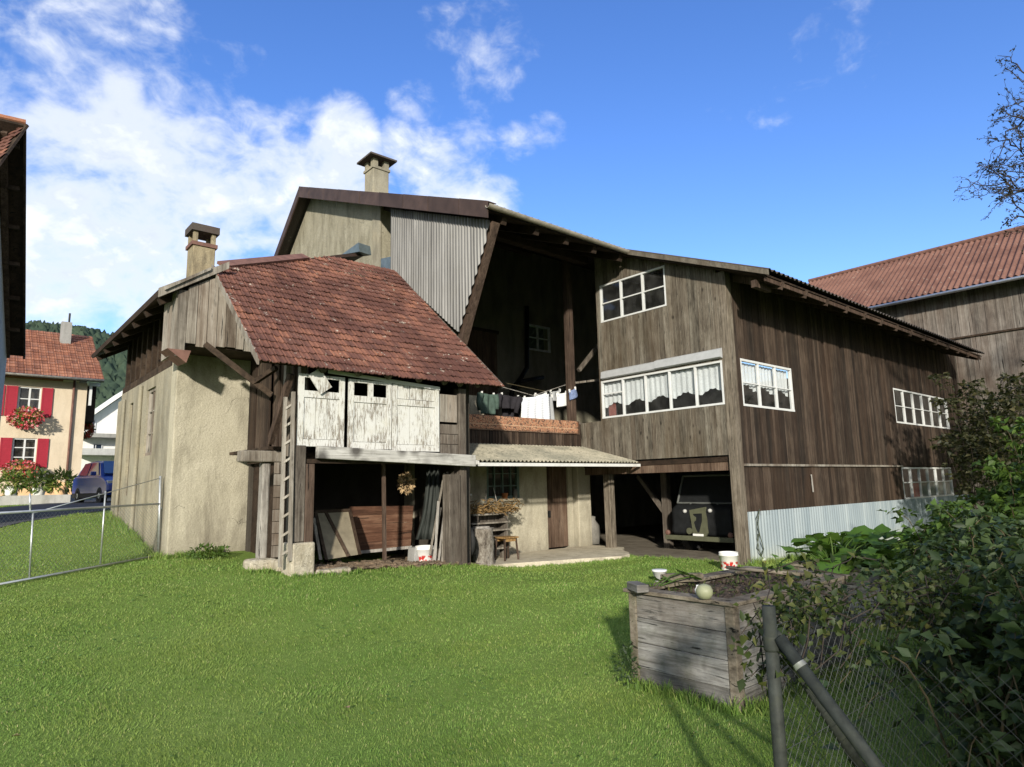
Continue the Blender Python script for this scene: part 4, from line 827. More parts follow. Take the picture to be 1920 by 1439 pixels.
# chimney of that house and its plinth, arch
cc = H(124, 618, 'v', rvv-1.0); MB().box((cc[0]-.22, rvv-1.2, cc[2]-1.2), (cc[0]+.22, rvv-.8, cc[2]+.35)).build('chimney', 'concrete_grey', rh); MB().tube([(cc[0]+.1, rvv-1, cc[2]+.3), (cc[0]+.1, rvv-1, cc[2]+.85)], .05, 6).build('aerial', 'black_iron', rh)
MB().prism([(hp(0, 925)[0], hv-.06, 1.0), (hp(135, 925)[0], hv-.06, 1.0), (hp(135, 925)[0], hv-.06, 1.95), (hp(108, 905)[0], hv-.06, 2.25), (hp(80, 920)[0], hv-.06, 1.7), (hp(50, 905)[0], hv-.06, 2.15), (hp(0, 925)[0], hv-.06, 1.6)], (0, .05, 0)).build('plinth', 'terracotta_light', rh)

def leaf_arrays(c, d, nrm, L, Wd, fold=.25, curl=.25):
    """leaves: base points c, directions d, normals nrm -> 6 verts, 4 tris each"""
    d = d/np.linalg.norm(d, axis=1, keepdims=True); s = np.cross(d, nrm); s /= np.linalg.norm(s, axis=1, keepdims=True)+1e-9; n = np.cross(s, d)
    L = L[:, None]; Wd = Wd[:, None]
    b = c; m_ = c+d*L*.45-n*L*fold*.35; l = c+d*L*.42+s*Wd*.5+n*L*fold*.3; r = c+d*L*.42-s*Wd*.5+n*L*fold*.3; t = c+d*L-n*L*curl
    v = np.stack([b, l, m_, r, t], 1).reshape(-1, 3); k = len(c); i = np.arange(k)[:, None]*5
    f = np.concatenate([i+np.array([[0, 2, 1]]), i+np.array([[0, 3, 2]]), i+np.array([[1, 2, 4]]), i+np.array([[2, 3, 4]])], 0); return v, f
def foliage(name, parent, mat, pts, dirs, size, wr=.62, up=.6, spread=.8, **k):
    n = len(pts); dirs = dirs+RNG.normal(0, spread, (n, 3)); nr = RNG.normal(0, .55, (n, 3))+np.array([0, 0, up]); L = size*RNG.uniform(.55, 1.3, n)
    v, f = leaf_arrays(pts, dirs, nr, L, L*wr, **k); return arrays(name, v, f, mat, parent)
def blob(n, c, r, shell=.6):
    p = RNG.normal(0, 1, (n, 3)); p /= np.linalg.norm(p, axis=1, keepdims=True); q = p*(shell+(1-shell)*RNG.uniform(0, 1, (n, 1))**.5); return np.array(c)+q*np.array(r), p
def flowerbox(loc3, w, label, pet='petals'):
    c = np.array(loc3); o = thing('flower_box', label, 'flower box', c, 0, 'geranium boxes on the shuttered house')
    M_ = MB(); M_.box(tuple(c+np.array([-w*.45, -.1, -.1])), tuple(c+np.array([w*.45, .1, .08]))); M_.build('planter', 'terracotta', o)
    p, n = blob(420, c+[0, -.1, -.12], (w*.62, .32, .42), .4); foliage('leaves', o, 'leaf_pot', p, n, .13)
    p, n = blob(520, c+[0, -.14, -.16], (w*.66, .36, .45), .75); foliage('flowers', o, pet, p, n, .10, .9, up=.2)
def pw(p): return W(*p)
flowerbox(pw(hp(53, 778, hv-.25)), 1.15, 'pink and red geranium box under the upper shuttered window')
flowerbox(pw(hp(42, 876, hv-.25)), 1.2, 'pink geranium box under the lower shuttered window')
p = W(hr+.25, hv+1.9, hp(155, 795)[2]); flowerbox(p, .8, 'red geranium box on the gable side of the shuttered house', 'petals_red')
for i, (px, lb, mat) in enumerate(((20, 'pot plant farthest from the car on the low wall', 'white_plastic'), (72, 'middle pot plant on the low wall', 'white_plastic'), (112, 'pot plant nearest the blue car on the low wall', 'terracotta_light'))):
    w0 = HY(px, 930, 26.5); c = np.array([w0[0], w0[1], w0[2]]); o = thing('potted_plant', lb, 'pot plant', c, 0, 'pot plants on the low wall')
    MB().lathe(c, [(.17, 0), (.20, .05), (.24, .34), (.24, .36)], 14).build('pot', mat, o, smooth=True); p, n = blob(260, c+[0, 0, .55], (.5, .4, .42), .3); foliage('leaves', o, 'leaf_pot', p, n, .26, .3)
a = HY(-60, 953, 26.3); c = HY(131, 947, 26.3); ww = thing('garden_wall', 'low grey concrete wall below the pot plants', 'wall', (a[0], a[1], .9))
MB().box((a[0], 26.3, .7), (c[0], 26.6, HY(60, 929, 26.3)[2])).build('wall', 'concrete_grey', ww)

# white house beyond
vh = thing('white_house', 'white modern house with a balcony seen beyond the blue car', 'house', (8.5, 60, 3), FARM)
q = lambda x, y, v=60.: H(x, y, 'v', v)
a = q(140, 870); c = q(300, 745); e1 = q(165, 782); e2 = q(226, 752)
wn = (q(171, 790)[0], q(181, 790)[0], q(170, 812)[2], q(170, 786)[2]); wn2 = (q(175, 835)[0], q(193, 835)[0], q(180, 843)[2], q(180, 832)[2])
MB().prism([(a[0], 60.3, 1), (c[0], 60.3, 1), (c[0], 60.3, e2[2]+.9), (e2[0]+.7, 60.3, e2[2]+.9), (a[0], 60.3, e1[2]-.8)], (0, 8, 0)).build('wall', 'plaster_white', vh)
window(vh, 'v', 60.24, *wn, [], [], .08, .05, 'grey_plastic', glass='car_glass'); window(vh, 'v', 60.24, *wn2, [.3], [], .06, .05, 'grey_plastic', glass='car_glass')
MB().prism([(a[0], 59.6, e1[2]-.75), (e2[0]+.9, 59.6, e2[2]+1.2), (e2[0]+.9, 59.6, e2[2]+1.5), (a[0], 59.6, e1[2]-.45)], (0, 9, 0)).build('roof', 'plaster_white', vh)
z = q(180, 855)[2]; MB().box((a[0], 58.6, z), (c[0], 60.25, z+.22)).box((a[0], 58.6, z+.22), (c[0], 58.7, q(180, 846)[2]+.12)).build('balcony', 'plaster_pale', vh)
z = q(180, 822)[2]; MB().box((a[0], 58.9, z), (c[0], 60.25, z+.3)).build('canopy', 'concrete_grey', vh); MB().box((q(220, 860)[0], 58.8, 1), (q(220, 860)[0]+.25, 59.1, q(180, 855)[2]-.01)).build('pillar', 'plaster_white', vh)

# eaves of the house at the left edge
ea = HY(50, 232, 14.0); eb = HY(48, 664, 18.5)
nh = thing('eaves_house', 'pale house whose deep dark eaves and tiled roof cut in beside the shuttered house', 'house', (ea[0]-2.0, ea[1]+4, 0))
d = (eb-ea)/np.linalg.norm(eb-ea); dl = np.array([-d[1], d[0], 0]); dl /= np.linalg.norm(dl)
z0 = ea[2]; A = ea; B = eb; lft = dl*1.0
wx = 1.05
q3 = HY(0, 300, 7.75); r3 = ray(-120, 455); q3 = A+(q3-A)
b = MB(); b.prism([A+[0, 0, -.03], B+[0, 0, -.03], B+[0, 0, -.16], A+[0, 0, -.16]], dl*.05); b.build('eaves_board', 'dark_beam', nh)
b = MB(); b.prism([A+dl*.05+[0, 0, -.02], B+dl*.05+[0, 0, -.02], B+dl*7.0+[0, 0, -.02], A+dl*7.0+[0, 0, -.02]], (0, 0, -.05)); b.build('soffit', 'roof_timber', nh)
L_ = np.linalg.norm(B-A)
b = MB()
for s in np.arange(.3, L_-.2, .95): b.beam(A+d*s+dl*.12+[0, 0, -.17], A+d*s+dl*1.6+[0, 0, .38], .1, .12)
b.build('rafter', 'roof_timber', nh) if False else None
for s in np.arange(.5, L_-.2, 1.1): MB().beam(A+d*s+dl*.12+[0, 0, -.12], A+d*s+dl*2.4+[0, 0, -.12], .1, .1).build('purlin', 'dark_beam', nh)
MB().beam(A+d*.2+dl*.42+[0, 0, -.12], B+dl*.42+[0, 0, -.12], .14, .12).build('rafter', 'brown_post', nh)
wa = A+dl*.56; wb_ = B+dl*.42
b = MB().prism([np.array([wa[0], wa[1], -.2]), np.array([wb_[0], wb_[1], -.2]), np.array([wb_[0], wb_[1], B[2]-.15]), np.array([wa[0], wa[1], A[2]-.15])], dl*.3); b.build('side_wall', 'plaster_pale', nh)
b = MB().prism([np.array([wa[0], wa[1], -.2]), np.array([wa[0], wa[1], A[2]-.2]), np.array([*(wa+dl*7)[:2], A[2]-.2]), np.array([*(wa+dl*7)[:2], -.2])], np.array([d[0], d[1], 0])*.3); b.build('front_wall', 'plaster_pale', nh)
b = MB().prism([A+dl*.02+[0, 0, .02], B+dl*.02+[0, 0, .02], B+dl*7+[0, 0, .02], A+dl*7+[0, 0, .02]], (0, 0, .07)); b.build('rear_slope', 'clay_tile_far', nh)
MB().beam(HY(-60, 440, 16.6), HY(36, 450, 16.2), .28, .26).build('bracket', 'old_door_wood', nh); MB().beam(HY(-60, 472, 16.6), HY(34, 463, 16.2), .26, .14).build('bracket', 'silver_boards', nh); MB().beam(HY(0, 600, 18.2), HY(37, 600, 17.9), .22, .18).build('bracket', 'dark_beam', nh)
# tiled slope above the eaves
T0 = A; T1 = HY(-4, 214, 15.3); T2 = HY(-4, 306, 13.1)
nrm = np.cross(T2-T0, T1-T0); nrm /= np.linalg.norm(nrm); nrm = nrm if nrm[2] > 0 else -nrm
e = np.cross(nrm, (0, 0, 1.)); e /= np.linalg.norm(e); e = e if e[0] < 0 else -e; g = np.cross(nrm, e); g = g if g[2] > 0 else -g
M2 = np.linalg.inv(np.array([T1-T0, T2-T0, nrm]).T); b = MB()
for r in range(-16, 17):
    for cidx in range(-16, 17):
        p = T0+e*(cidx+.5*(r % 2))*.2+g*r*.18; k1, k2, _ = M2@(p-T0)
        k1b = (M2@(p+e*.19+g*.205-T0)); k1c = (M2@(p+g*.205-T0))
        if min(k1, k2, k1b[0], k1b[1], k1c[0], k1c[1]) < -.02 or k1+k2 > 2.2: continue
        j = random.uniform(-.003, .003); q0 = p+nrm*(.02+j); q1 = p+e*.195+nrm*(.02+j); q2 = p+e*.195+g*.205; q3_ = p+g*.205; md = (q0+q1)/2+nrm*.012; md2 = (q2+q3_)/2+nrm*.012
        b.add([q0, md, q1, q2, md2, q3_, q0-nrm*.015, q1-nrm*.015], [(0, 1, 4, 5), (1, 2, 3, 4), (6, 7, 2, 1, 0)])
rf = b.build('roof', 'clay_tile', nh, fix=False); MB().prism([T0-nrm*.02, T0+(T1-T0)*2.2-nrm*.02, T0+(T2-T0)*2.2-nrm*.02], -nrm*.05).build('boarding', 'dark_beam', rf)

# ================================================================== THINGS IN AND AROUND THE SHED
fl2 = MB(); P = [[(u, v, TL(3.9, 9.3)+(TL(6.5, 9.3)-TL(3.9, 9.3))*(u-3.9)/2.6+.02) for v in np.linspace(9.0, 11.6, 6)] for u in np.linspace(3.9, 7.0, 8)]
kind(fl2.grid(P).build('shed_floor', 'debris', None, org=(5.2, 9.1, .3), rot=FARM), 'structure')
def fz(u): return P[0][0][2]+(P[-1][0][2]-P[0][0][2])*(u-3.9)/3.1
b = MB()
for i in range(420):
    u = random.uniform(4.05, 6.5); v = 9.0+abs(random.gauss(0, .45)); v = min(v, 10.6); L = random.choice((.03, .05, .08, .16)); a = random.uniform(0, 3.14); z = fz(u)+.01+random.uniform(0, .03)
    b.beam((u-L*math.cos(a), v-L*math.sin(a)*.6, z), (u+L*math.cos(a), v+L*math.sin(a)*.6, z+random.uniform(-.015, .03)), random.uniform(.01, .05), random.uniform(.008, .03))
kind(b.build('debris', 'debris', None, org=(5.2, 9.1, .3), rot=FARM), 'stuff')
FT = dict(org=(5.2, 9.1, .3), rot=FARM)
def fthing(name, label, cat, org, group=None): return thing(name, label, cat, org, FARM, group)
def quadboard(mb, c, th): # corners bl br tr tl, thickness along +v
    mb.prism(c, (0, th, 0)); return mb
def S(px, py, v): return H(px, py, 'v', v)
# leaning frame-and-board panel, plank panel, thin board
c = [S(611, 1050, 9.55), S(674, 1040, 9.62), S(655, 957, 10.05), S(591, 960, 9.98)]
t = fthing('leaning_panel', 'pale framed board panel leaning inside the shed by the left post', 'board panel', c[0])
quadboard(MB(), c, .02).build('panel', 'pale_board', t)
b = MB()
for a, q in ((0, 3), (1, 2), (3, 2)): b.beam(c[a]+[0, -.012, 0], c[q]+[0, -.012, 0], .05, .02, (0, 1, 0))
b.beam(c[3]*.72+c[2]*.28+[0, -.016, 0], c[0]*.35+c[1]*.65+[0, -.016, 0], .05, .02, (0, 1, 0)); b.build('frame', 'dark_beam', t)
b = MB().beam(S(601, 1050, 9.5), S(588, 972, 9.7), .05, .02); tag(b.build('lath', 'silver_boards', None, org=S(601, 1050, 9.5), rot=FARM), 'thin grey lath leaning between the left post and the framed panel', 'lath')
c = [S(668, 1036, 10.3), S(770, 1026, 10.3), S(776, 948, 10.4), S(655, 950, 10.4)]
t = fthing('plank_panel', 'reddish brown panel of wide horizontal planks standing inside the shed', 'plank panel', c[0]); b = MB()
for i in range(5):
    k0, k1 = i/5, (i+.97)/5; o = random.uniform(0, .012); l = lambda k: c[0]+(c[3]-c[0])*k; r = lambda k: c[1]+(c[2]-c[1])*k
    b.prism([l(k0)+[0, o, 0], r(k0)+[0, o, 0], r(k1)+[0, o, 0], l(k1)+[0, o, 0]], (0, .025, 0))
b.build('planks', 'panel_wood', t); MB().beam(c[0]+[0, -.03, .0], c[1]+[0, -.03, .0], .03, .05).build('bottom_batten', 'pale_pole', t)
p = S(721, 1050, 9.45); q = S(719, 872, 9.45); tag(MB().beam(p, q+[0, 0, .05], .05, .05, (1, 0, 0)).build('prop', 'brown_post', None, org=p, rot=FARM), 'thin dark prop standing upright in front of the framed panel', 'prop')
b = MB(); rows = []
for k in np.linspace(0, 1, 10):
    row = []
    for i, s in enumerate(np.linspace(0, 1, 12)):
        x0 = 800+(-22)*k**2; x1 = 826-6*k; y = 872+140*k; row.append(S(x0+(x1-x0)*s, y, 9.75+.07*math.sin(i*1.9+k*2)+.03*math.sin(k*9)))
    rows.append(row)
tag(b.grid(rows).build('tarpaulin', 'tarp', None, org=S(800, 1010, 9.75), rot=FARM, smooth=True, solid=.006), 'dark grey-green tarpaulin hanging in folds inside the shed', 'tarpaulin')
p = S(786, 1034, 9.5); z = fz(p[0]); tag(MB().prism([(p[0]-.13, 9.45, z), (p[0]+.12, 9.45, z), (p[0]+.09, 9.5, z+.26), (p[0]-.08, 9.5, z+.26)], (0, .22, .0)).build('stone_block', 'concrete_grey', None, org=(p[0], 9.5, z), rot=FARM, bevel=.01), 'grey tapered block between the plank panel and the bucket', 'block')
for i, (bx, by, tx, ty, w, v0, v1, lb) in enumerate(((806, 1040, 833, 888, .03, 9.3, 9.5, 'long pale pole leaning nearest the tarpaulin'), (815, 1054, 822, 940, .04, 9.2, 9.3, 'short pale lath behind the bucket'), (822, 1056, 838, 920, .03, 9.25, 9.4, 'grey lath in the middle of the leaning bundle'), (829, 1056, 839, 885, .035, 9.2, 9.35, 'pale lath close beside the right shed post'), (812, 1052, 826, 952, .025, 9.35, 9.4, 'thin lath crossing behind the others by the bucket'))):
    p, q = S(bx, by, v0), S(tx, ty, v1); tag(MB().beam(p, q, w, .02, (0, 1, 0)).build('pole', 'pale_pole' if i % 3 else 'silver_boards', None, org=p, rot=FARM), lb, 'pole', 'poles leaning by the shed post')
c = S(762, 905, 9.8); o = fthing('dried_flowers', 'bunch of dried flowers hanging from the shed loft', 'dried flowers', c)
MB().tube([c+[0, 0, .1], (c[0], c[1], 2.05)], .008, 5).build('string', 'twig', o)
wc = W(*c); pp, nn = blob(220, c, (.13, .11, .17), .3); v_, f_ = leaf_arrays(pp, nn+RNG.normal(0, .4, (220, 3))+[0, 0, -.5], RNG.normal(0, 1, (220, 3)), RNG.uniform(.04, .09, 220), RNG.uniform(.02, .05, 220)); arrays('flower_heads', v_, f_, 'dried_flower', o)
# ladder at the left post
p0, p1 = S(525, 1064, 9.05), S(535, 745, 9.08); r0, r1_ = S(543, 1052, 8.95), S(550, 735, 8.98)
t = fthing('ladder', 'narrow grey wooden ladder standing against the left shed post', 'ladder', p0); b = MB().beam(p0, p1, .045, .045, (1, 0, 0)); b.build('rail', 'silver_boards', t); MB().beam(r0, r1_, .045, .045, (1, 0, 0)).build('rail', 'silver_boards', t)
for i in range(9): k = (i+.6)/9.3; MB().beam(p0+(p1-p0)*k, r0+(r1_-r0)*k, .03, .03).build('rung', 'silver_boards', t)
# stones at the sill
zz = TL(4.3, 8.95); b = MB().prism([(4.05, 8.86, zz-.1), (4.5, 8.84, zz-.1), (4.55, 9.05, zz-.1), (4.02, 9.06, zz-.1)], (.01, .0, .17)); tag(b.build('sill_stone', 'stone', None, org=(4.3, 8.9, zz), rot=FARM, bevel=.03), 'flat pale stone lying beside the plinth', 'stone')
# buckets
def bucket(c, label, h, r):
    t = thing('bucket', label, 'bucket', c, 0, 'white and red plastic buckets'); c = np.array(c)
    MB().lathe(c, [(r*.82, 0), (r*.84, .01), (r*.97, h*.8), (r*1.04, h*.81), (r*1.04, h*.86), (r*1.0, h*.87), (r*1.02, h), (r*.97, h), (r*.94, h*.82), (r*.8, .02)], 28, cap=False).lathe(c+[0, 0, .012], [(r*.8, 0), (.001, 0)], 28, cap=False).build('pail', 'bucket_print', t, smooth=True, fix=False)
    MB().tube([c+np.array([r*1.05*math.cos(a), r*1.05*math.sin(a)*.9, h*.83-.10*math.sin(a)]) for a in np.linspace(0, math.pi, 14)], .004, 5).build('handle', 'wire', t); return t
p = HZ(796, 1061, .30); bucket((p[0], p[1], float(TZ(p[0], p[1]))-.005), 'white bucket with a red print standing by the shed poles', .30, .155)
p = HZ(1368, 1071, .0); bucket((p[0], p[1], float(TZ(p[0], p[1]))), 'white bucket with a red print on the grass by the barn corner post', .31, .165)
# stump, stool, shelf, herbs, tyre
p = HZ(905, 1060, .12); g = (p[0], p[1], .10); t = thing('chopping_stump', 'tall rough tree stump standing at the edge of the concrete', 'stump', g)
MB().lathe(g, [(.22, -.06), (.225, .05), (.205, .25), (.215, .45), (.22, .62), (.215, .70)], 36, .07, cap=True).build('trunk', 'bark', t, smooth=True); MB().lathe((g[0], g[1], .80), [(.212, 0), (.21, .006)], 36, .07).build('cut_face', 'pale_pole', t)
lw_ = loc(np.array([*g])); tag(MB().box((lw_[0]-.16, lw_[1]-.05, .806), (lw_[0]+.14, lw_[1]+.10, .835)).build('offcut_board', 'pale_pole', None, org=(lw_[0], lw_[1], .806), rot=FARM), 'short pale board lying on the tree stump', 'board')
p = loc(HZ(950, 1050, .14)); u0, v0 = p[0], p[1]; t = fthing('stool', 'small four-legged wooden stool on the sunlit concrete', 'stool', (u0, v0, .14))
MB().box((u0-.19, v0-.17, .56), (u0+.19, v0+.17, .59)).build('seat', 'stool_wood', t, bevel=.008)
MB().box((u0-.155, v0-.135, .50), (u0+.155, v0-.12, .56)).box((u0-.155, v0+.12, .50), (u0+.155, v0+.135, .56)).build('apron', 'stool_wood', t)
for a in (-1, 1):
    for c in (-1, 1): MB().beam((u0+a*.175, v0+c*.155, .14), (u0+a*.145, v0+c*.125, .56), .028, .028, (1, 0, 0)).build('leg', 'brown_post', t)
t = fthing('wooden_shelf', 'low shelf of rough planks holding dried herbs against the wall', 'shelf', (8.35, 10.6, .14)); 
for z in (1.02, .85, .70, .52, .34): MB().box((7.85+random.uniform(-.08, .03), 10.35, z), (8.78+random.uniform(-.02, .05), 10.62, z+.03)).build('shelf_board', 'silver_boards', t)
for u in (7.95, 8.70): MB().box((u, 10.38, .14), (u+.05, 10.60, 1.019)).build('upright', 'post_wood', t)
MB().box((7.9, 10.621, .3), (8.75, 10.635, 1.0)).build('back', 'post_wood', t)
o = fthing('dried_herbs', 'heap of dried brown herbs lying along the shelf top', 'dried herbs', (8.3, 10.5, 1.05))
pp = np.stack([RNG.uniform(7.45, 9.0, 700), 10.42+RNG.normal(0, .12, 700), 1.07+np.abs(RNG.normal(0, .10, 700))], -1); v_, f_ = leaf_arrays(pp, RNG.normal(0, 1, (700, 3))*[1.4, 1, .5], RNG.normal(0, 1, (700, 3)), RNG.uniform(.05, .17, 700), RNG.uniform(.008, .04, 700)); arrays('stalks', v_, f_, 'dried_plant', o)
for px0, py0, px1, py1, lb in ((911, 945, 911, 918, 'upright stick among the dried herbs'), (934, 943, 925, 915, 'slanting stick among the dried herbs')): p, q = S(px0, py0, 10.45), S(px1, py1, 10.5); tag(MB().tube([p-[0, 0, .08], q], .008, 6).build('stick', 'pale_pole', None, org=p, rot=FARM), lb, 'stick')
p, q = S(872, 899, 10.9), S(882, 928, 10.9); t = fthing('hanging_mallet', 'slim stick with a pale knob hanging on the shaded wall', 'mallet', q); MB().tube([p, q], .014, 8).build('handle', 'silver_boards', t); MB().lathe(q-[0, 0, .025], [(.004, 0), (.03, .012), (.03, .035), (.004, .05)], 10).build('head', 'white_plastic', t, smooth=True)
c = S(866, 1015, 9.75); t = fthing('tyre', 'old black tyre leaning behind the right shed post', 'tyre', (c[0], c[1], .2))
b = MB(); b.grid([[(c[0]+.02+(.05*math.cos(a2))*1.0, c[1]+(.30+.05*math.sin(a2))*math.cos(a1), c[2]+(.30+.05*math.sin(a2))*math.sin(a1)) for a2 in np.linspace(0, 6.2832, 11)] for a1 in np.linspace(0, 6.2832, 33)]); b.build('casing', 'rubber', t, smooth=True)
p = H(963, 925, 'v', 11.08); tag(MB().lathe((p[0], 11.03, 1.312), [(.05, 0), (.05, .16), (.04, .17), (.04, .2)], 14).build('canister', 'sack_cloth', None, org=(p[0], 11.03, 1.312), rot=FARM, smooth=True), 'small pale canister on the window sill', 'canister')
p = H(944, 930, 'v', 11.08); tag(MB().lathe((p[0], 11.03, 1.312), [(.05, 0), (.065, .10), (.07, .10), (.07, .12), (.06, .12)], 16).build('flower_pot', 'terracotta', None, org=(p[0], 11.03, 1.312), rot=FARM, smooth=True), 'empty terracotta pot on the window sill', 'flower pot')
# sack in the dark bay
p = H(1110, 1012, 'u', 12.6); tag(MB().lathe((p[0], p[1], .06), [(.05, 0), (.20, .03), (.22, .25), (.19, .48), (.09, .62), (.10, .70), (.02, .72)], 20, .08).build('sack', 'sack_cloth', None, org=(p[0], p[1], .06), rot=FARM, smooth=True), 'pale tied sack standing in the dark bay behind the pillar', 'sack')

# ---------------------------------------------------------------- carpet and laundry
t = fthing('carpet', 'orange-brown patterned carpet draped over the balcony rail', 'carpet', (9.8, 10.9, 2.3)); rows = []
for k in np.linspace(0, 1, 16):
    row = []
    for u in np.linspace(7.86, 11.46, 70):
        s = -.30+.62*k; wv = .006*math.sin(u*11)+.004*math.sin(u*23+1)
        if s < 0: row.append((u, 10.883+wv-.004, 3.085+s+.006*math.sin(u*4)))
        elif s < .12: row.append((u, 10.883+s, 3.087+.004*math.sin(s*26)))
        else: row.append((u, 11.008+wv, 3.085-(s-.12)))
    rows.append(row)
MB().grid(rows).build('pile', 'carpet', t, smooth=True, solid=.012)
b = MB()
for u in (7.855, 11.465): b.beam((u, 10.872, 2.775), (u, 10.872, 3.09), .012, .012, (1, 0, 0))
b.beam((7.85, 10.870, 2.782), (11.47, 10.870, 2.782), .014, .02).build('fringe', 'old_door_wood', t)
LV = 11.25
a = S(905, 716, LV); m1 = S(1000, 742, LV); e_ = S(1079, 716, LV); line = [a+(m1-a)*k+[0, 0, -.0] for k in np.linspace(0, 1, 6)]+[m1+(e_-m1)*k for k in np.linspace(.15, 1, 6)]
t = fthing('washing_line', 'thin washing line sagging across the dark balcony', 'washing line', m1); MB().tube(line, .007, 5).build('cord', 'pale_pole', t); MB().tube([S(950, 719, LV+.1), S(1026, 735, LV+.1)], .008, 5).build('cord', 'cane', t)
def cloth(name, label, cat, q, mat, v, waves=3, amp=.025, th=.006, extra=None, sagb=.0):
    tl, tr, br, bl = [S(*x, v) for x in q]; rows = []
    for k in np.linspace(0, 1, 14):
        row = []
        for s in np.linspace(0, 1, 22):
            p = (tl*(1-s)+tr*s)*(1-k)+(bl*(1-s)+br*s)*k; ph = s*waves*6.28; row.append(p+np.array([.008*math.sin(k*5+s*4), amp*math.sin(ph+k*1.3)*(.25+.75*k), -.02*math.sin(math.pi*s)*(1-k)+sagb*math.sin(s*9)*k]))
        rows.append(row)
    o = fthing(name, label, cat, (tl+tr)/2, 'laundry on the balcony line'); MB().grid(rows).build('cloth', mat, o, smooth=True, solid=th)
    for s in (.12, .88): p = tl*(1-s)+tr*s; MB().box(p+[-.012, -.02, -.05], p+[.012, .02, .03]).build('peg', 'white_plastic', o)
    if extra: extra(o)
    return o
def sleeves(q1, q2, mat, v):
    def f(o):
        for q in (q1, q2): MB().tube([S(*x, v) for x in q], [.075, .065, .055][:len(q)], 8).build('sleeve', mat, o, smooth=True)
    return f
cloth('jacket', 'green-grey jacket hanging nearest the shed roof', 'jacket', ((900, 736), (929, 740), (930, 778), (905, 776)), 'green_cloth', LV, 2, .05, .03, sleeves([(901, 738), (898, 755), (900, 770)], [(928, 741), (932, 755), (931, 768)], 'green_cloth', LV-.03))
cloth('black_shirt', 'black shirt beside the green jacket', 'shirt', ((936, 738), (976, 745), (974, 768), (944, 766)), 'black_cloth', LV, 2, .05, .02, sleeves([(937, 740), (935, 752), (936, 764)], [(975, 746), (970, 760), (967, 775)], 'black_cloth', LV-.03))
cloth('grey_trousers', 'dark grey trousers behind the black shirt', 'trousers', ((940, 760), (978, 762), (975, 788), (945, 786)), 'black_cloth', LV+.2, 3, .05, .02)
cloth('striped_sheet', 'white sheet with fine grey stripes', 'sheet', ((977, 746), (1030, 739), (1033, 790), (979, 787)), 'striped_cloth', LV-.04, 4, .02)
cloth('white_cloth', 'plain white cloth behind the striped sheet', 'cloth', ((1001, 740), (1026, 736), (1026, 752), (1002, 752)), 'white_cloth', LV+.05, 2, .02)
cloth('pale_blue_towel', 'pale blue-grey towel at the right edge of the striped sheet', 'towel', ((1023, 744), (1036, 742), (1041, 790), (1027, 790)), 'grey_cloth', LV+.02, 2, .03)
cloth('grey_shirt', 'light grey shirt between sheet and printed tea towel', 'shirt', ((1030, 734), (1052, 731), (1047, 752), (1036, 752)), 'grey_cloth', LV+.10, 2, .03, .02)
cloth('tea_towel', 'small white tea towel with a faint grey print', 'tea towel', ((1043, 738), (1064, 735), (1068, 760), (1045, 764)), 'print_cloth', LV-.05, 1, .012)
cloth('blue_cloth', 'blue patterned cloth pegged next to the balcony post', 'cloth', ((1066, 733), (1080, 727), (1084, 744), (1070, 751)), 'blue_cloth', 10.93, 1, .02)

# ---------------------------------------------------------------- vehicle in the bay
t = fthing('off_road_vehicle', 'old olive off-road vehicle under a black canvas cover parked in the bay', 'vehicle', (14, 8.35, .05))
vl, vr_ = 9.10, 7.62; uf = 12.55
def J(px, py, u=uf): return H(px, py, 'u', u)
MB().prism([(12.75, vr_+.02, .42), (12.62, vr_+.02, .62), (12.66, vr_+.02, 1.04), (13.1, vr_+.02, 1.10), (15.9, vr_+.02, 1.10), (15.95, vr_+.02, .45)], (0, vl-vr_-.04, 0)).build('body', 'olive_paint', t, bevel=.04)
MB().prism([(13.06, vr_+.04, 1.08), (13.22, vr_+.10, 1.72), (15.8, vr_+.10, 1.74), (15.9, vr_+.04, 1.08)], (0, vl-vr_-.10, 0)).build('canvas_top', 'black_canvas', t, bevel=.04)
rows = []
for k in np.linspace(0, 1, 12):
    row = []
    for s in np.linspace(0, 1, 20):
        v = vr_-.01+(vl-vr_+.02)*s; z = .44+.68*k; u = uf+.012*math.sin(s*17+k*5)+.01*math.sin(k*13+s*3)+(.0 if k < .8 else (k-.8)*1.2); row.append((u, v, z))
    rows.append(row)
MB().grid(rows).build('front_cover', 'black_canvas', t, smooth=True, solid=.01)
wp_ = [(12.80, vl-.0, 1.115), (12.98, vl-.07, 1.725), (12.98, vr_+.09, 1.725), (12.80, vr_+.01, 1.115)]
MB().prism(wp_, (.03, 0, 0)).build('windscreen_cover', 'black_canvas', t)
b = MB(); q = [np.array(x)+[-.02, 0, 0] for x in wp_]
for i in range(4): b.tube([q[i], q[(i+1) % 4]], .024, 8)
for s in (.25, .72): p = q[0]+(q[3]-q[0])*s; b.lathe(p-[.02, 0, .05], [(.03, 0), (.03, .05)], 8)
b.build('windscreen_frame', 'canvas_seam', t, smooth=False)
ug = uf-.03; og = [J(1292, 957, ug), J(1322, 951, ug), J(1327, 1000, ug), J(1322, 1009, ug), J(1300, 1009, ug), J(1297, 985, ug)]; ig = [J(1298, 964, ug), J(1316, 963, ug), J(1316, 978, ug), J(1311, 999, ug), J(1307, 999, ug), J(1300, 980, ug)]
b = MB()
for i in range(6): j = (i+1) % 6; b.prism([og[i], og[j], ig[j], ig[i]], (.05, 0, 0))
b.prism([p+np.array([.03, 0, 0]) for p in ig], (.01, 0, 0)).build('grille_panel', 'olive_paint', t)
p = J(1293, 996, ug); MB().lathe(p+np.array([0, 0, 0]), [(.07, -.02), (.07, .03)], 14, axis='x').build('hub', 'olive_paint', t)
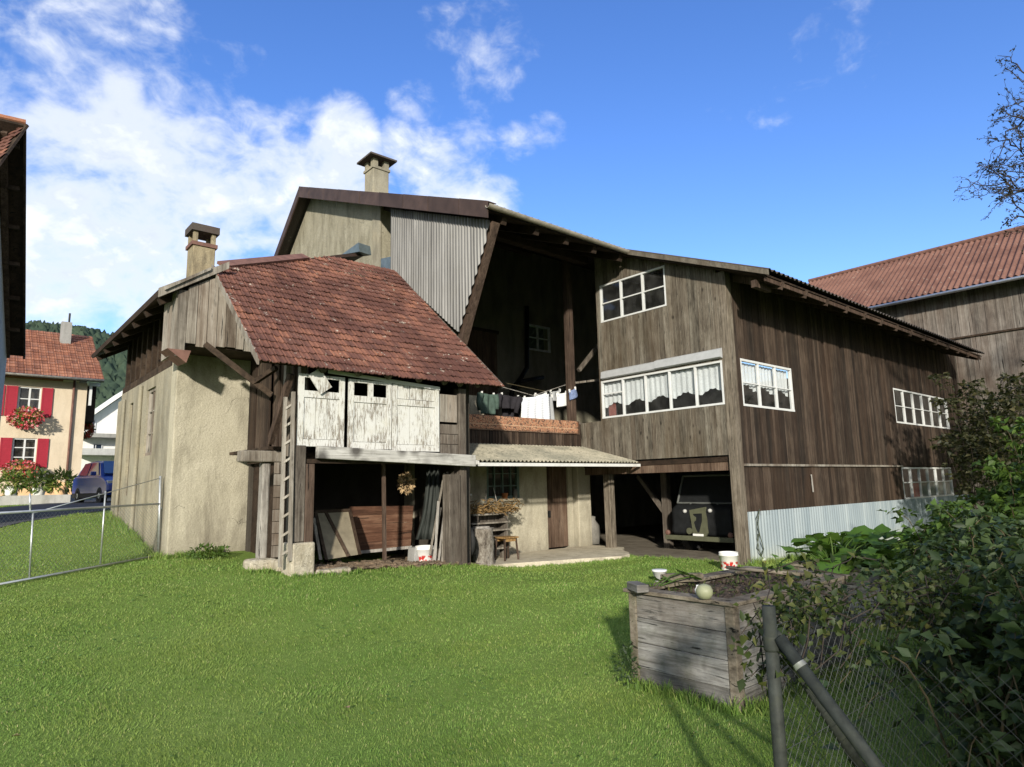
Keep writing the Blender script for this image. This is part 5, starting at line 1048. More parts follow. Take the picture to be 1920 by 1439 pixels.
for px, py in ((1283, 959), (1330, 958)): p = J(px, py, uf-.05); MB().lathe(p, [(.005, -.02), (.035, -.012), (.045, .02), (.04, .06)], 14, axis='x').build('headlight', 'lamp_glass', t, smooth=True)
p = J(1309, 1005, ug-.02); MB().box((p[0], p[1]-.13, p[2]-.045), (p[0]+.012, p[1]+.13, p[2]+.04)).build('number_plate', 'white_plastic', t)
z = J(1320, 1011, 12.4)[2]; MB().box((12.38, vr_-.12, z-.05), (12.46, vl+.10, z+.05)).box((12.46, 7.95, z-.04), (12.75, 8.05, z+.04)).box((12.46, 8.65, z-.04), (12.75, 8.75, z+.04)).build('bumper', 'olive_paint', t, bevel=.01)
for v in (vr_-.05, vl+.04): MB().lathe((12.40, v, z+.10), [(.03, -.03), (.06, -.01), (.06, .02), (.03, .04)], 12, axis='x').build('shackle', 'rust_sheet', t)
for u in (13.15, 15.2):
    for v in (vr_+.09, vl-.09): w = MB().lathe((u, v, .39), [(.34, -.09), (.36, -.06), (.36, .06), (.34, .09), (.2, .09), (.2, -.09)], 24, axis='y').build('wheel', 'rubber', t); MB().lathe((u, v, .39), [(.199, -.07), (.06, -.08), (.06, .08), (.199, .07)], 16, axis='y').build('rim', 'olive_paint', w)

# ---------------------------------------------------------------- blue car
cp = HY(212, 948, 25.2); cz = float(TZ(cp[0], cp[1]))+.02; hd = np.array([.75, -.66, 0]); hd /= np.linalg.norm(hd); sd = np.array([-hd[1], hd[0], 0])
co_ = np.array([*HY(212, 948, 25.2)[:2], cz]); zc = HY(170, 948, 24.6)[2]; co_[2] = min(cz, zc+.03)
def cx_(b): b.v = [tuple(co_+hd*x+sd*y+np.array([0, 0, z])) for x, y, z in b.v]; return b
car = thing('parked_car', 'blue compact car parked beside the shuttered house', 'car', co_)
def sec(mb, prof, ys): # loft side profile across widths: ys list of (y, inset)
    P = []
    for y, k in ys: P.append([(x*(1-.03*k), y, .3+(z-.3)*(1-.06*k)) for x, z in prof])
    n = len(prof); vs = [p for r in P for p in r]; fs = [(i*n+j, i*n+(j+1) % n, (i+1)*n+(j+1) % n, (i+1)*n+j) for i in range(len(P)-1) for j in range(n)]+[tuple(range(n)), tuple((len(P)-1)*n+j for j in range(n))[::-1]]
    return mb.add(vs, fs)
prof = [(-1.95, .34), (-2.03, .5), (-2.02, .78), (-1.95, .98), (-1.78, 1.06), (.95, 1.04), (1.25, 1.01), (1.6, .94), (1.85, .84), (1.98, .70), (2.02, .52), (1.95, .34)]
bd = cx_(sec(MB(), prof, [(-.87, 1.4), (-.86, .6), (-.80, .2), (-.6, 0), (.6, 0), (.80, .2), (.86, .6), (.87, 1.4)])).build('body', 'car_blue', car, smooth=False, bevel=.02)
cp_ = [(-1.92, 1.0), (-1.72, 1.30), (-1.50, 1.52), (-1.20, 1.60), (-.5, 1.635), (.0, 1.61), (.30, 1.55), (.98, 1.05)]
b = MB(); n = len(cp_); yy = [(-1, .80, .62), (-.9, .77, .56), (.9, .77, .56), (1, .80, .62)]; rows = []
for sg, wb0, wt0 in ((-1, .79, .60), (-.82, .79, .60), (.82, .79, .60), (1, .79, .60)): rows.append([(x, sg*(wb0+(wt0-wb0)*min(1, (z-1.0)/.6)), z-(.03 if abs(sg) == 1 else 0)) for x, z in cp_])
b.grid(rows); b.add([p for p in rows[0]], [tuple(range(n))]); b.add([p for p in rows[-1]], [tuple(range(n))[::-1]]); cx_(b).build('cabin', 'car_blue', car, bevel=.02)
cx_(MB().prism([(.96, -.66, 1.10), (.96, .66, 1.10), (.30, .54, 1.57), (.30, -.54, 1.57)], (.035, 0, .035))).build('windscreen', 'windscreen', car)
for y in (-1, 1):
    for a, c, d_, e in ((-1.62, -.62, -.66, -1.38), (-.52, .72, .16, -.50)): cx_(MB().prism([(a, y*.765, 1.08), (c, y*.765, 1.08), (d_, y*.63, 1.55), (e, y*.63, 1.55)], (0, y*.012, .002))).build('side_window', 'car_glass', car)
    cx_(MB().box((.62, y*.95-.09, 1.05), (.78, y*.95+.09, 1.2))).build('mirror', 'car_blue', car, bevel=.03); cx_(MB().prism([(1.72, y*.52, .72), (1.72, y*.84, .70), (1.72, y*.84, .86), (1.72, y*.52, .88)], (.2, -y*.02, -.02))).build('headlight', 'lamp_glass', car)
    for x in (-1.25, 1.25):
        w = cx_(MB().lathe((x, y*.78, .32), [(.30, -.10), (.32, -.07), (.32, .07), (.30, .10), (.2, .10), (.2, -.10)], 24, axis='y')).build('wheel', 'rubber', car); cx_(MB().lathe((x, y*.80, .32), [(.199, -.06), (.05, -.09), (.05, .09), (.199, .06)], 16, axis='y')).build('rim', 'galvanised', w)
cx_(MB().box((-1.9, -.875, .24), (1.9, .875, .42)).box((1.9, -.6, .36), (2.03, .6, .52))).build('sill_trim', 'rubber', car); cx_(MB().box((2.0, -.55, .60), (2.03, .55, .74))).build('grille', 'rubber', car); cx_(MB().box((2.035, -.26, .40), (2.045, .26, .51))).build('number_plate', 'white_plastic', car)
for y in (-1, 1): cx_(MB().box((-2.02, y*.72-.1, .78), (-1.93, y*.72+.1, .98))).build('tail_light', 'red_board', car)

# ---------------------------------------------------------------- raised beds
def raised_bed(u0, u1, v0, v1, h, label, soilz):
    z0 = -.06; t = fthing('raised_bed', label, 'raised bed', ((u0+u1)/2, (v0+v1)/2, 0)); n = 4; bh = (h-.03-z0)/n
    for ax, c, s0, s1, d in (('u', u0, v0, v1, 0), ('u', u1, v0, v1, -.035), ('v', v0, u0, u1, 0), ('v', v1, u0, u1, -.035)):
        b = MB()
        for i in range(n):
            o = random.uniform(-.006, .006); fbox(b, ax, c, s0+.075, s1-.075, z0+i*bh+.004, z0+(i+1)*bh, d+o+.004, d+o+.034)
        b.build('side_planks', 'bed_boards', t, bevel=.004)
    for u in (u0, u1-.075):
        for v in (v0, v1-.075): MB().box((u-.004, v-.004, z0), (u+.072, v+.072, h-.031)).build('corner_post', 'bed_trim', t, bevel=.008)
    w = .115
    for a, c in (((u0-.03, v0-.03, h-.03), (u0+w, v1+.03, h)), ((u1-w, v0-.03, h-.03), (u1+.03, v1+.03, h)), ((u0+w+.003, v0-.03, h-.031), (u1-w-.003, v0+w, h-.002)), ((u0+w+.003, v1-w, h-.032), (u1-w-.003, v1+.03, h-.003))): MB().box(a, c).build('top_rim', 'bed_trim', t, bevel=.006)
    rows = [[(u, v, soilz+.03*math.sin(u*7+v*3)*math.sin(v*6)+random.uniform(-.012, .014)) for v in np.linspace(v0+.04, v1-.04, 26)] for u in np.linspace(u0+.04, u1-.04, 46)]
    MB().grid(rows).build('soil', 'soil', t, smooth=False); return t
B1 = (4.34, 6.22, 2.67, 3.63); raised_bed(*B1, .74, 'grey weathered plank raised bed with bare dark soil on the lawn', .68)
B2 = (7.80, 9.65, 2.92, 3.96); raised_bed(*B2, .60, 'grey plank raised bed overgrown with big squash leaves', .55)
b = MB()
for i in range(260):
    u, v = random.uniform(4.48, 6.1), random.uniform(2.8, 3.5); r = random.uniform(.008, .028); b.lathe((u, v, .675), [(r*.8, 0), (r, r*.6), (r*.4, r*1.3)], 6, .2)
kind(b.build('soil_clods', 'soil', None, org=(5.3, 3.1, .68), rot=FARM), 'stuff')
pp = np.stack([RNG.uniform(4.5, 6.1, 260), RNG.uniform(2.8, 3.52, 260), np.full(260, .69)], -1); pp[:, 2] += RNG.uniform(0, .04, 260); v_, f_ = leaf_arrays(pp, RNG.normal(0, 1, (260, 3))+[0, 0, .7], RNG.normal(0, 1, (260, 3)), RNG.uniform(.02, .07, 260), RNG.uniform(.005, .02, 260))
kind(arrays('weeds', np.stack([v_@np.array([1, 0, 0])*U[0]+v_[:, 1]*V[0], v_[:, 0]*U[1]+v_[:, 1]*V[1], v_[:, 2]], -1), f_, 'leaf_autumn'), 'stuff')
def onrim(px, py, z=.74): return loc(HZ(px, py, z))
p = onrim(1322, 1124); tag(MB().lathe((p[0], p[1], .74), [(.015, 0), (.042, .009), (.060, .038), (.062, .065), (.046, .096), (.015, .109), (.003, .107)], 22, .03).build('gourd', 'gourd_skin', None, org=(p[0], p[1], .74), rot=FARM, smooth=True), 'round pale green gourd sitting on the bed rim', 'gourd')
p = onrim(1309, 1113, .72); tag(MB().lathe((p[0], p[1], .70), [(.02, 0), (.025, .05), (.012, .07), (.012, .085)], 12).build('bottle_cap', 'white_plastic', None, org=(p[0], p[1], .7), rot=FARM, smooth=True), 'tiny white bottle stuck in the soil near the gourd', 'bottle')
p, q = onrim(1238, 1092), onrim(1318, 1090); tag(MB().beam(p+[0, 0, .035], q+[0, 0, .035], .07, .07).build('timber_offcut', 'bed_trim', None, org=p, rot=FARM, bevel=.006), 'squared timber offcut lying along the back rim of the bed', 'timber'); 
p, q = onrim(1186, 1104), onrim(1206, 1112); tag(MB().beam(p+[0, .0, .03], q+[0, 0, .03], .10, .06).build('timber_offcut', 'bed_boards', None, org=p, rot=FARM, bevel=.006), 'short dark timber block on the left corner of the bed', 'timber')
p = onrim(1253, 1086, .77); tag(MB().lathe((p[0], p[1]+.09, .741), [(.045, 0), (.06, .085), (.065, .085), (.065, .1), (.055, .1)], 18).build('plant_pot', 'white_plastic', None, org=(p[0], p[1]+.09, .741), rot=FARM, smooth=True), 'small white plastic pot behind the timber on the bed', 'plant pot')
p, q = onrim(1362, 1064, .80), onrim(1500, 1078, .78); tag(MB().tube([p, q], .016, 8).build('tool_handle', 'bed_trim', None, org=p, rot=FARM, smooth=True), 'long wooden tool handle lying across the far rim of the bed', 'tool handle')
def bigleaf_plant(name, label, cat, base, leaves, size, mat='leaf_squash', frame=None):
    o = thing(name, label, cat, base); b = MB(); V_, F_b = [], []; k = 0; base = np.array(base, float)
    for (dx, dy, dz, s, tilt) in leaves:
        tip = base+np.array([dx, dy, dz]); b.tube([base+np.array([dx*.2, dy*.2, 0]), base+np.array([dx*.6, dy*.6, dz*.75]), tip], .006, 5)
        d = np.array([dx, dy, 0])+RNG.normal(0, .25, 3); d /= np.linalg.norm(d)+1e-6; n = np.array([d[0]*tilt, d[1]*tilt, 1.])+RNG.normal(0, .2, 3); n /= np.linalg.norm(n); sdv = np.cross(n, d); sdv /= np.linalg.norm(sdv); d = np.cross(sdv, n)
        m_ = 14; pts = [tip]
        for i in range(m_):
            a = 2*math.pi*i/m_; rr = s*(.52+.10*math.cos(5*a)+.06*math.cos(a))*(.45 if i == m_//2 else 1); pts.append(tip+(d*math.cos(a)+sdv*math.sin(a))*rr+n*(-.16*rr+.05*s*math.sin(3*a)))
        V_ += pts; F_b += [(k, k+1+i, k+1+(i+1) % m_) for i in range(m_)]; k += m_+1
    b.build('stems', 'leaf_lit', o); arrays('leaves', np.array(V_), F_b, mat, o, smooth=False); return o
w = W(7.9, 3.5, .55); L_ = []
for i in range(120):
    u, v = RNG.uniform(7.62, 9.9), RNG.uniform(2.75, 4.15); q = W(u, v); L_.append((q[0]-w[0], q[1]-w[1], RNG.uniform(.04, .42)*(1.-.35*abs(v-3.5)), RNG.uniform(.17, .30), RNG.uniform(-.6, .9)))
bigleaf_plant('squash_plant', 'bright squash plant with big leaves spilling over the far bed', 'squash plant', w, L_, .25)
p = W(*onrim(1463, 1082, .68)[:2], .68); bigleaf_plant('squash_seedling', 'single young squash plant at the far corner of the grey bed', 'squash plant', p, [(.05, .02, .12, .17, .5), (-.08, 0, .10, .15, .3), (.0, -.08, .16, .13, .8), (.13, .05, .06, .15, .5), (-.02, .06, .2, .07, .2)], .15)
p = W(*onrim(1222, 1100, .74)[:2], .74); bigleaf_plant('squash_shoot', 'trailing squash shoot with pale leaves on the back of the bed', 'squash plant', p, [(.05, .10, .06, .12, .4), (.30, .10, .10, .14, .5), (.40, .12, .06, .11, .3), (-.03, .02, .03, .09, .4), (.16, .14, .05, .10, .3)], .12)

# ---------------------------------------------------------------- fences
def chainlink(mb, P0, P1, z0, z1, cell, r):
    P0, P1 = np.array(P0, float), np.array(P1, float); L = np.linalg.norm(P1-P0); d = (P1-P0)/L; h = z1-z0; s = -h
    while s < L:
        for sg in (1, -1):
            a, b = (s, 0.), (s+h, h)
            lo = max(0., -s); hi = min(h, L-s)
            if hi-lo < .01: continue
            za, zb = (lo, hi) if sg > 0 else (h-lo, h-hi)
            p = P0+d*(s+lo); q = P0+d*(s+hi); mb.tube([(p[0], p[1], z0(p) if callable(z0) else z0+za), (q[0], q[1], z0+zb)], r, 3, cap=False)
        s += cell*1.414
    return mb
fp = HY(1441, 1140, 2.72); fp = np.array([fp[0], fp[1], 0.]); fpl = loc(fp)
ft = thing('corner_fence', 'dark pipe fence corner post with two slanting braces and sagging wire mesh', 'fence', fp)
MB().tube([fp+[0, 0, -.05], fp+[0, 0, 1.10]], .026, 14).build('post', 'fence_metal', ft, smooth=True)
for e, lb in ((U, 1), (-V, 2)):
    p = fp+e*.035+np.array([0, 0, .985]); q = fp+e*(.98 if lb == 1 else .85)+np.array([0, 0, .02]); MB().tube([p, q], .024, 12).build('brace', 'fence_metal', ft, smooth=True)
    if lb == 2: MB().tube([p, p+(q-p)*.10], [.010, .0265], 12).build('brace_cap', 'galvanised', ft, smooth=True)
MB().lathe(fp+[0, 0, .93], [(.029, 0), (.031, .01), (.031, .05), (.029, .06)], 12).build('clamp', 'fence_metal', ft, smooth=True)
b = MB(); chainlink(b, fp, fp+U*7.0, .03, 1.02, .045, .0010); 
for z in (.05, .55, 1.02): b.tube([fp+[0, 0, z], fp+U*7.0+np.array([0, 0, z])], .0015, 4)
m_ = b.build('wire_mesh', 'fence_wire', ft, fix=False)
b = MB(); chainlink(b, fp, fp-V*2.6, .03, .98, .050, .0008); b.build('wire_mesh', 'dark_wire', ft, fix=False)
for k in (2.4, 4.8, 7.0): p = fp+U*k; MB().tube([p+[0, 0, -.05], p+[0, 0, 1.06]], .018, 10).build('post', 'fence_metal', ft, smooth=True)
# gate at the left
g0 = HZ(297, 1043, .56); g1 = HZ(-60, 1107, .50); gd_ = g1-g0; gd_[2] = 0; L_ = np.linalg.norm(gd_); gd_ /= L_
def HG(px, py):
    r = ray(px, py); n = np.array([-gd_[1], gd_[0], 0]); return CAM+r*(((g0-CAM)@n)/(r@n))
gt = thing('field_gate', 'galvanised pipe and wire mesh gate hung beside the rendered outbuilding', 'gate', g0)
def pipe(a, c, r=.017): return MB().tube([a, c], r, 10)
tl, tr, bl, br = HG(-60, 966), HG(298, 945), HG(-60, 1107), HG(297, 1042)
pipe(tl, tr).build('top_rail', 'galvanised', gt, smooth=True); pipe(bl, br).build('bottom_rail', 'galvanised', gt, smooth=True); pipe(br, HG(301, 893), .02).build('hinge_stile', 'galvanised', gt, smooth=True)
for a, c in (((62, 962), (55, 1083)), ((198, 921), (188, 1058)), ((56, 926), (57, 962))): pipe(HG(*a), HG(*c), .012).build('upright', 'galvanised', gt, smooth=True)
pipe(HG(300, 897), HG(60, 963), .007).build('tie_rod', 'galvanised', gt, smooth=True)
b = MB(); n = 60; H_ = .86
zb0, zb1 = br[2], bl[2]
for i in range(-20, 90):
    for sg in (1, -1):
        s0 = i*.06; s1 = s0+H_; lo = max(0, -s0/H_); hi = min(1, (L_-s0)/H_)
        if hi <= lo: continue
        P_ = []
        for k in (lo, hi):
            s = s0+H_*k; zb = zb0+(zb1-zb0)*s/L_; zt_ = tr[2]+(tl[2]-tr[2])*s/L_; kk = k if sg > 0 else 1-k; p = g0+gd_*s; P_.append((p[0], p[1], zb+(zt_-zb)*kk))
        b.tube(P_, .0016, 3, cap=False)
b.build('wire_mesh', 'wire', gt, fix=False)
gp = g0-gd_*.10; pt_ = thing('gate_post', 'short rusty drilled gate post in front of the outbuilding corner', 'gate post', gp); MB().box((gp[0]-.025, gp[1]-.02, gp[2]-.1), (gp[0]+.025, gp[1]+.02, gp[2]+.86)).build('post', 'gutter_metal', pt_); MB().box((gp[0]-.08, gp[1]-.026, gp[2]+.76), (gp[0]+.08, gp[1]-.0205, gp[2]+.79)).build('hinge', 'galvanised', pt_)

# hose, box, lath on the side of the barn
def R(px, py, d=.03): return H(px, py, 'v', vR-.03-d)
t = fthing('cable', 'thin dark cable hanging down the metal skirt by the corner post', 'cable', R(1420, 1050)); MB().tube([R(1424, 955), R(1421, 985), R(1425, 1005), R(1432, 1030), R(1428, 1042), R(1420, 1028), R(1423, 1000)], .010, 6).tube([R(1424, 955), R(1418, 975), R(1420, 1010), R(1424, 1035), R(1430, 1048)], .008, 6).build('cord', 'cable', t, smooth=True)
p = R(1434, 1056, .05); t = fthing('socket_box', 'small white socket box at the foot of the metal skirt', 'socket', p); MB().box(p-[.07, .0, .08], p+[.07, .04, .08]).build('case', 'white_plastic', t, bevel=.01); MB().box(p+[-.045, -.012, -.04], p+[.045, -.001, .04]).build('lid', 'stool_wood', t)
tag(MB().beam(R(1521, 890, -.0), R(1525, 923, -.0), .03, .02, (0, 1, 0)).build('nailed_lath', 'pale_pole', None, org=R(1525, 923), rot=FARM), 'short pale lath nailed to the lower dark boards', 'lath')
for px, py, lb, a in ((20, 1381, 'yellow-brown fallen leaf in the near left of the lawn', .5), (545, 1222, 'pale fallen leaf in the middle of the lawn', 1.5), (655, 1328, 'small pale green fallen leaf in the near lawn', 2.4)):
    p = HZ(px, py, .04); v_, f_ = leaf_arrays(np.array([p]), np.array([[math.cos(a), math.sin(a), .1]]), np.array([[0, .1, 1.]]), np.array([.075]), np.array([.05])); tag(arrays('fallen_leaf', v_, f_, 'dried_flower', org=p), lb, 'leaf', 'fallen leaves on the lawn')

# ================================================================== PLANTS
def canes(parent, mat, bases, H0, H1, reach, leaf, n_nodes, bias=(0, 0), stem='cane', wr=.62, t0=.2, droop=.35, leaflets=3, spread=.55):
    """arching canes with compound leaves"""
    sb = MB(); PP, DD = [], []
    for (x, y, z) in bases:
        a = RNG.uniform(0, 6.283); h = RNG.uniform(H0, H1); r = reach*RNG.uniform(.3, 1.); dx, dy = math.cos(a)*r+bias[0]*r, math.sin(a)*r+bias[1]*r
        c0 = np.array([x, y, z]); c1 = c0+np.array([dx*.25, dy*.25, h*1.05]); c2 = c0+np.array([dx, dy, h*(1-droop*RNG.uniform(.2, 1.4))]); ts = np.linspace(0, 1, 7)
        cv = [c0*(1-t)**2+2*c1*t*(1-t)+c2*t*t for t in ts]; sb.tube(cv, [.006, .006, .005, .005, .004, .003, .002], 4, cap=False)
        for t in np.linspace(t0, 1, n_nodes):
            p = c0*(1-t)**2+2*c1*t*(1-t)+c2*t*t; d = 2*(1-t)*(c1-c0)+2*t*(c2-c1); aa = RNG.uniform(0, 6.283); o = np.array([math.cos(aa), math.sin(aa), RNG.uniform(-.1, .5)]); q = p+o*leaf*RNG.uniform(.4, 1.1)
            for k in range(leaflets):
                e = o.copy() if k == 0 else o*.5+np.array([-o[1], o[0], 0])*(1 if k == 1 else -1); PP.append(q); DD.append(e+np.array([0, 0, -.25]))
    PP, DD = np.array(PP), np.array(DD); foliage('leaves', parent, mat, PP, DD, leaf, wr, .8, spread)
    sb.build('canes', stem, parent, fix=False)
def region(n, u0, u1, v0, v1, f=None):
    o = []
    while len(o) < n:
        u, v = RNG.uniform(u0, u1), RNG.uniform(v0, v1)
        if f and not f(u, v): continue
        p = W(u, v); o.append((p[0], p[1], float(TZ(p[0], p[1]))))
    return o
def bush(name, label, cat, o3, group=None): w = W(*o3); return thing(name, label, cat, (w[0], w[1], float(TZ(w[0], w[1]))), 0, group)
o = bush('bramble_bush', 'sunlit raspberry thicket with fresh green leaves below the metal skirt', 'bush', (8.5, 1.8, 0))
canes(o, 'leaf_lit', region(240, 7.5, 10.0, .9, 2.5), .95, 1.45, .5, .088, 22)
o = bush('tall_bush', 'taller bushy thicket behind the raspberries at the right edge', 'bush', (10.5, 1.0, 0))
canes(o, 'leaf_lit', region(240, 9.2, 13.2, .2, 2.2), 1.6, 2.5, .6, .10, 24)
o = bush('dark_bush', 'dark shaded bramble mass behind the wire mesh in the right corner', 'bush', (5.5, .6, 0))
canes(o, 'leaf_dark', region(780, 3.55, 7.6, -.9, 1.85, lambda u, v: v < 1.15 or u > 4.7+.9*(v-1.2)), .6, 1.45, .6, .074, 24, t0=.06)
o = bush('shade_hedge', 'tall dark hedge added out of view at the right for shade', 'hedge', (8.5, -1.6, 0))  # unseen hedge, put in off to the right to shade the foreground
canes(o, 'leaf_dark', region(220, 6.2, 11.5, -3.0, .3), 1.6, 2.9, .7, .12, 24)
o = bush('fence_bramble', 'yellowing bramble trailing along the top of the wire fence', 'bramble', (3.6, 1.4, 0))
b = MB(); PP, DD = [], []
for i in range(56):
    u0 = RNG.uniform(2.75, 5.6); L = max(RNG.uniform(.4, 1.1)*(1 if RNG.uniform() < .6 else -1), 2.6-u0); vv = 1.38+RNG.normal(0, .10); z = 1.0+RNG.normal(0, .06)-(.10 if u0 > 4 else 0); pts = [W(u0+L*t, vv+RNG.normal(0, .04), z+.10*math.sin(t*3)-.18*t*t+RNG.normal(0, .02)) for t in np.linspace(0, 1, 7)]; b.tube(pts, .003, 4, cap=False)
    for p in pts:
        for k in range(6): PP.append(p+RNG.normal(0, .035, 3)); DD.append(RNG.normal(0, 1, 3))
b.build('canes', 'twig', o, fix=False); foliage('leaves', o, 'leaf_autumn', np.array(PP), np.array(DD), .046, .65, .8, .5)
o = bush('arching_bramble', 'long arching bramble shoots with larger leaves leaning over the fence corner', 'bramble', (4.3, .7, 0))
canes(o, 'leaf_dark', region(46, 4.3, 6.0, .0, 1.4), .6, 1.2, .9, .08, 16, (-.05, .15), droop=.6)
o = bush('ground_ivy', 'low leafy ground cover at the foot of the fence braces', 'ground cover', (3.3, 1.0, 0))
bs = region(240, 2.75, 5.2, -.3, 1.35); p = np.array(bs)+np.stack([RNG.normal(0, .05, 240), RNG.normal(0, .05, 240), RNG.uniform(.02, .14, 240)], -1); p = np.repeat(p, 5, 0)+RNG.normal(0, .05, (1200, 3))*[1, 1, .4]; p[:, 2] = np.abs(p[:, 2])+.01; foliage('leaves', o, 'leaf_dark', p, RNG.normal(0, 1, (1200, 3))*[1, 1, .3], .055, .7, 1.2, .3); o['kind'] = 'stuff'
o = bush('purple_shrub', 'tall dusky shrub with small dark leaves before the far windows', 'shrub', (20, 4.4, 0))
canes(o, 'leaf_shrub', region(130, 17.2, 23.5, 2.6, 5.6, lambda u, v: W(u, v)[0]/W(u, v)[1] > .68), 2.6, 4.7, .8, .13, 34, stem='twig', t0=.22, droop=.25)
# small plants at the foot of the walls
p = HZ(392, 1046, .56); o = thing('weed_clump', 'leafy weed growing at the foot of the rendered outbuilding', 'weed', (p[0], p[1], float(TZ(p[0], p[1])))); c = np.array([p[0], p[1], float(TZ(p[0], p[1]))+.07]); pp, nn = blob(260, c, (.34, .22, .13), .2); foliage('leaves', o, 'leaf_lit', pp, nn, .075, .5)
p = W(4.30, 3.58); o = thing('moss_clump', 'small weed climbing the left corner of the grey raised bed', 'weed', (p[0], p[1], 0)); pp, nn = blob(220, (p[0]-.05, p[1]-.02, .14), (.09, .09, .19), .2); foliage('leaves', o, 'leaf_dark', pp, nn, .035, .6)
# tree whose branches hang into the picture
tr_ = thing('garden_tree', 'thin-leaved tree whose bare twigs reach in over the barn roofs', 'tree', (14.6, 12.2, 0))
T0 = np.array([14.6, 12.2, 0.]); b = MB(); b.tube([T0, T0+[.1, .0, 2], T0+[-.1, .1, 4.2], T0+[.05, .05, 7], T0+[0, 0, 9.6]], [.24, .2, .17, .11, .04], 10); LP, LD = [], []
tips = [HY(px+45, py, Y) for px, py, Y in ((1850, 262, 12.0), (1832, 320, 11.8), (1835, 350, 12.2), (1862, 405, 12), (1880, 140, 12.3), (1895, 190, 12), (1860, 215, 11.6), (1910, 100, 12.2), (1900, 300, 12.4), (1875, 370, 12.2), (1918, 20, 12.3), (1905, 420, 12), (1890, 255, 11.8), (1950, 200, 12.5), (1960, 330, 12.5), (1930, 130, 12))]
tips += [T0+np.array([math.cos(a)*RNG.uniform(2, 4), math.sin(a)*RNG.uniform(2, 4), RNG.uniform(5, 10)]) for a in np.linspace(-1.6, 2.0, 9)]
def branch(p, q, r, lev, leafy):
    n = 7; L = np.linalg.norm(q-p); w = RNG.normal(0, L*.05, (n, 3)); pts = []
    for i, t in enumerate(np.linspace(0, 1, n)): pts.append(p+(q-p)*t+w[i]*math.sin(t*math.pi)+np.array([0, 0, .10*L*math.sin(t*math.pi)]))
    b.tube(pts, [r*(1-.8*t)+.0015 for t in np.linspace(0, 1, n)], 5 if lev < 2 else 3, cap=False)
    if lev < 3:
        for k in range((9, 6, 4)[lev]):
            t = RNG.uniform(.45 if lev == 0 else .15, .98); i = min(int(t*(n-1)), n-2); s = pts[i]+(pts[i+1]-pts[i])*(t*(n-1)-i); d = (q-p)/L; e = d+RNG.normal(0, .62, 3); e /= np.linalg.norm(e); branch(s, s+e*L*(.20, .36, .42)[lev]*RNG.uniform(.5, 1.2), r*.42, lev+1, leafy)
    if lev >= 2:
        for k in range(2 if leafy else 6): t = RNG.uniform(.2, 1.); LP.append(p+(q-p)*t); LD.append((q-p)/L)
for i, t in enumerate(tips):
    h = np.clip(t[2]*.72-.4+RNG.uniform(-.5, .5), 2.8, 8.8); branch(T0+np.array([0, 0, h]), t, .034, 0, True)
b.build('trunk', 'twig', tr_, fix=False); foliage('crown', tr_, 'leaf_tree', np.array(LP), np.array(LD), .05, .55, .3, .7)

clover()
# garden trees behind the photographer: they shade the bed, the fence corner and the near right of the lawn
for i, (x, y, r, h) in enumerate(((2.45, -4.9, 1.35, 3.9), (4.2, -4.6, 1.5, 4.0), (6.3, -4.5, 1.6, 3.7), (8.6, -4.3, 1.7, 3.6))):
    o = thing('garden_shrub_tree', 'round leafy garden tree in the row that shades the raised bed', 'tree', (x, y, 0), 0, 'garden trees shading the bed')
    MB().tube([(x, y, -.1), (x+.05, y, .9), (x, y+.05, h*.75)], [.09, .07, .03], 8).build('trunk', 'bark', o, smooth=True)
    n = 4200; pp, nn = blob(n, (x, y, h*.52), (r, r*.8, h*.48), .25); ph = np.sin(pp[:, 0]*3.1+i)*np.sin(pp[:, 1]*2.7)*np.sin(pp[:, 2]*3.3+i*2); k = ph > -.5; foliage('crown', o, 'leaf_dark', pp[k], nn[k], .15, .7)
# ================================================================== SKY AND SUN
dz_ = R_(-43.0); EL = math.atan(.42*math.cos(dz_))
sh_ = -V*math.cos(dz_)+U*math.sin(dz_); SUN = Vector((sh_[0]*math.cos(EL), sh_[1]*math.cos(EL), math.sin(EL)))
sl = bpy.data.lights.new('sun', 'SUN'); sl.energy = 2.65; sl.angle = R_(2.0); sl.color = (1., .93, .80); so = bpy.data.objects.new('sun', sl); COL.objects.link(so); so.rotation_euler = SUN.to_track_quat('Z', 'Y').to_euler(); so.location = (8, -12, 14)
wd = bpy.data.worlds.new('World'); sc.world = wd; wd.use_nodes = True
t = NT(wd, True); g = t.coord('Generated')
sky = t.n('ShaderNodeTexSky', sky_type='NISHITA', sun_disc=False, sun_elevation=EL, sun_rotation=math.atan2(SUN.x, SUN.y), altitude=400., air_density=1.0, dust_density=.4, ozone_density=2.2).outputs[0]
gx = t.n('ShaderNodeSeparateXYZ', ins={0: g}); gz = gx.outputs[2]
den = t.math('ADD', t.math('MAXIMUM', gz, 0.), .22); pv = t.n('ShaderNodeCombineXYZ', ins={0: t.math('DIVIDE', gx.outputs[0], den), 1: t.math('DIVIDE', gx.outputs[1], den), 2: t.math('MULTIPLY', gz, 2.2)}).outputs[0]
gs_ = t.vm('MULTIPLY', g, (1., 1., 1.45))
def fbm(off):
    p = t.vm('ADD', gs_, off) if off else gs_
    f = t.math('ADD', t.math('MULTIPLY', t.noise(p, 3.1, 3., .5, .2), .50), t.math('MULTIPLY', t.noise(t.vm('ADD', p, (7.3, 2.1, 4.4)), 8., 5., .58, .35), .33))
    return t.math('ADD', f, t.math('MULTIPLY', t.noise(t.vm('ADD', p, (1.3, 9.1, 2.4)), 24., 5., .6, .4), .17))
fb = t.math('MULTIPLY_ADD', t.math('SUBTRACT', fbm(None), .5), 2.1, .5)
wsum = None
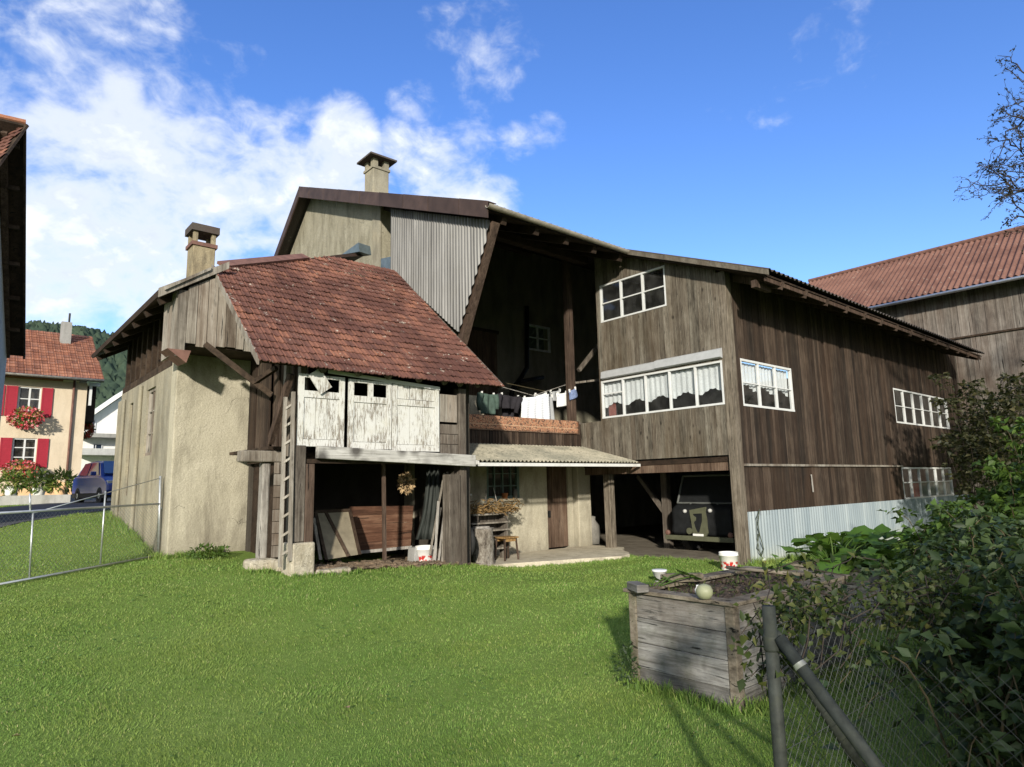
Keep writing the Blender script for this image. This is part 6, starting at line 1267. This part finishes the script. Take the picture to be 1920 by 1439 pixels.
for px, py, sg, w in ((40, 365, .115, .43), (190, 390, .14, .43), (330, 410, .125, .40), (460, 395, .11, .38), (575, 340, .085, .40), (635, 280, .055, .42), (665, 385, .06, .36), (860, 345, .075, .40), (775, 275, .045, .34), (100, 490, .06, .40), (235, 535, .06, .30), (570, 440, .10, .40), (110, 85, .17, .09), (20, 240, .08, .24), (905, 85, .08, .36), (785, 195, .035, .36), (975, 275, .035, .34), (1020, 250, .03, .34), (1590, 190, .10, .12), (-300, 350, .2, .3)):
    d = ray(px, py); d = d/np.linalg.norm(d); dp = t.vm('DOT_PRODUCT', g, tuple(d)); f = t.math('MULTIPLY', t.mapr(dp, math.cos(sg*1.7), math.cos(sg*.25), 0, 1, True), w)
    wsum = f if wsum is None else t.math('MAXIMUM', wsum, f)
back = t.mapr(gx.outputs[1], .15, -.5, 0, .75); wsum = t.math('MAXIMUM', wsum, back)   # unseen cloud cover behind the camera, added as white fill light
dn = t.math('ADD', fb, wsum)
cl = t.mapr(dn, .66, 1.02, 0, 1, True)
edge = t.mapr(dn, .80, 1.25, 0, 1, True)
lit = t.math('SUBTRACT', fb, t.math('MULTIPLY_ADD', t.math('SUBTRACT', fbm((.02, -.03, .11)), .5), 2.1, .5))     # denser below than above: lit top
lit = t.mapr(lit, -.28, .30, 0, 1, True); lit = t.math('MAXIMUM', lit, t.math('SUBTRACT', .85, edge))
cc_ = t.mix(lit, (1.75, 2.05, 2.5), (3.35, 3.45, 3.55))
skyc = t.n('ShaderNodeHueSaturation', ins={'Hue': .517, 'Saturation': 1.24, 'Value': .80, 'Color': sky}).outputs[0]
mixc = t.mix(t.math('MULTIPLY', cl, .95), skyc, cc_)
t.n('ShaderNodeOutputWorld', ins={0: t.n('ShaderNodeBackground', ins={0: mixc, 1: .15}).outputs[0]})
sc.view_settings.view_transform = 'Standard'; sc.view_settings.look = 'None'; sc.view_settings.exposure = 1.2; sc.view_settings.gamma = 1; sc.view_settings.use_curve_mapping = False
sc.cycles.max_bounces = 6; sc.cycles.transparent_max_bounces = 24; sc.cycles.use_denoising = True
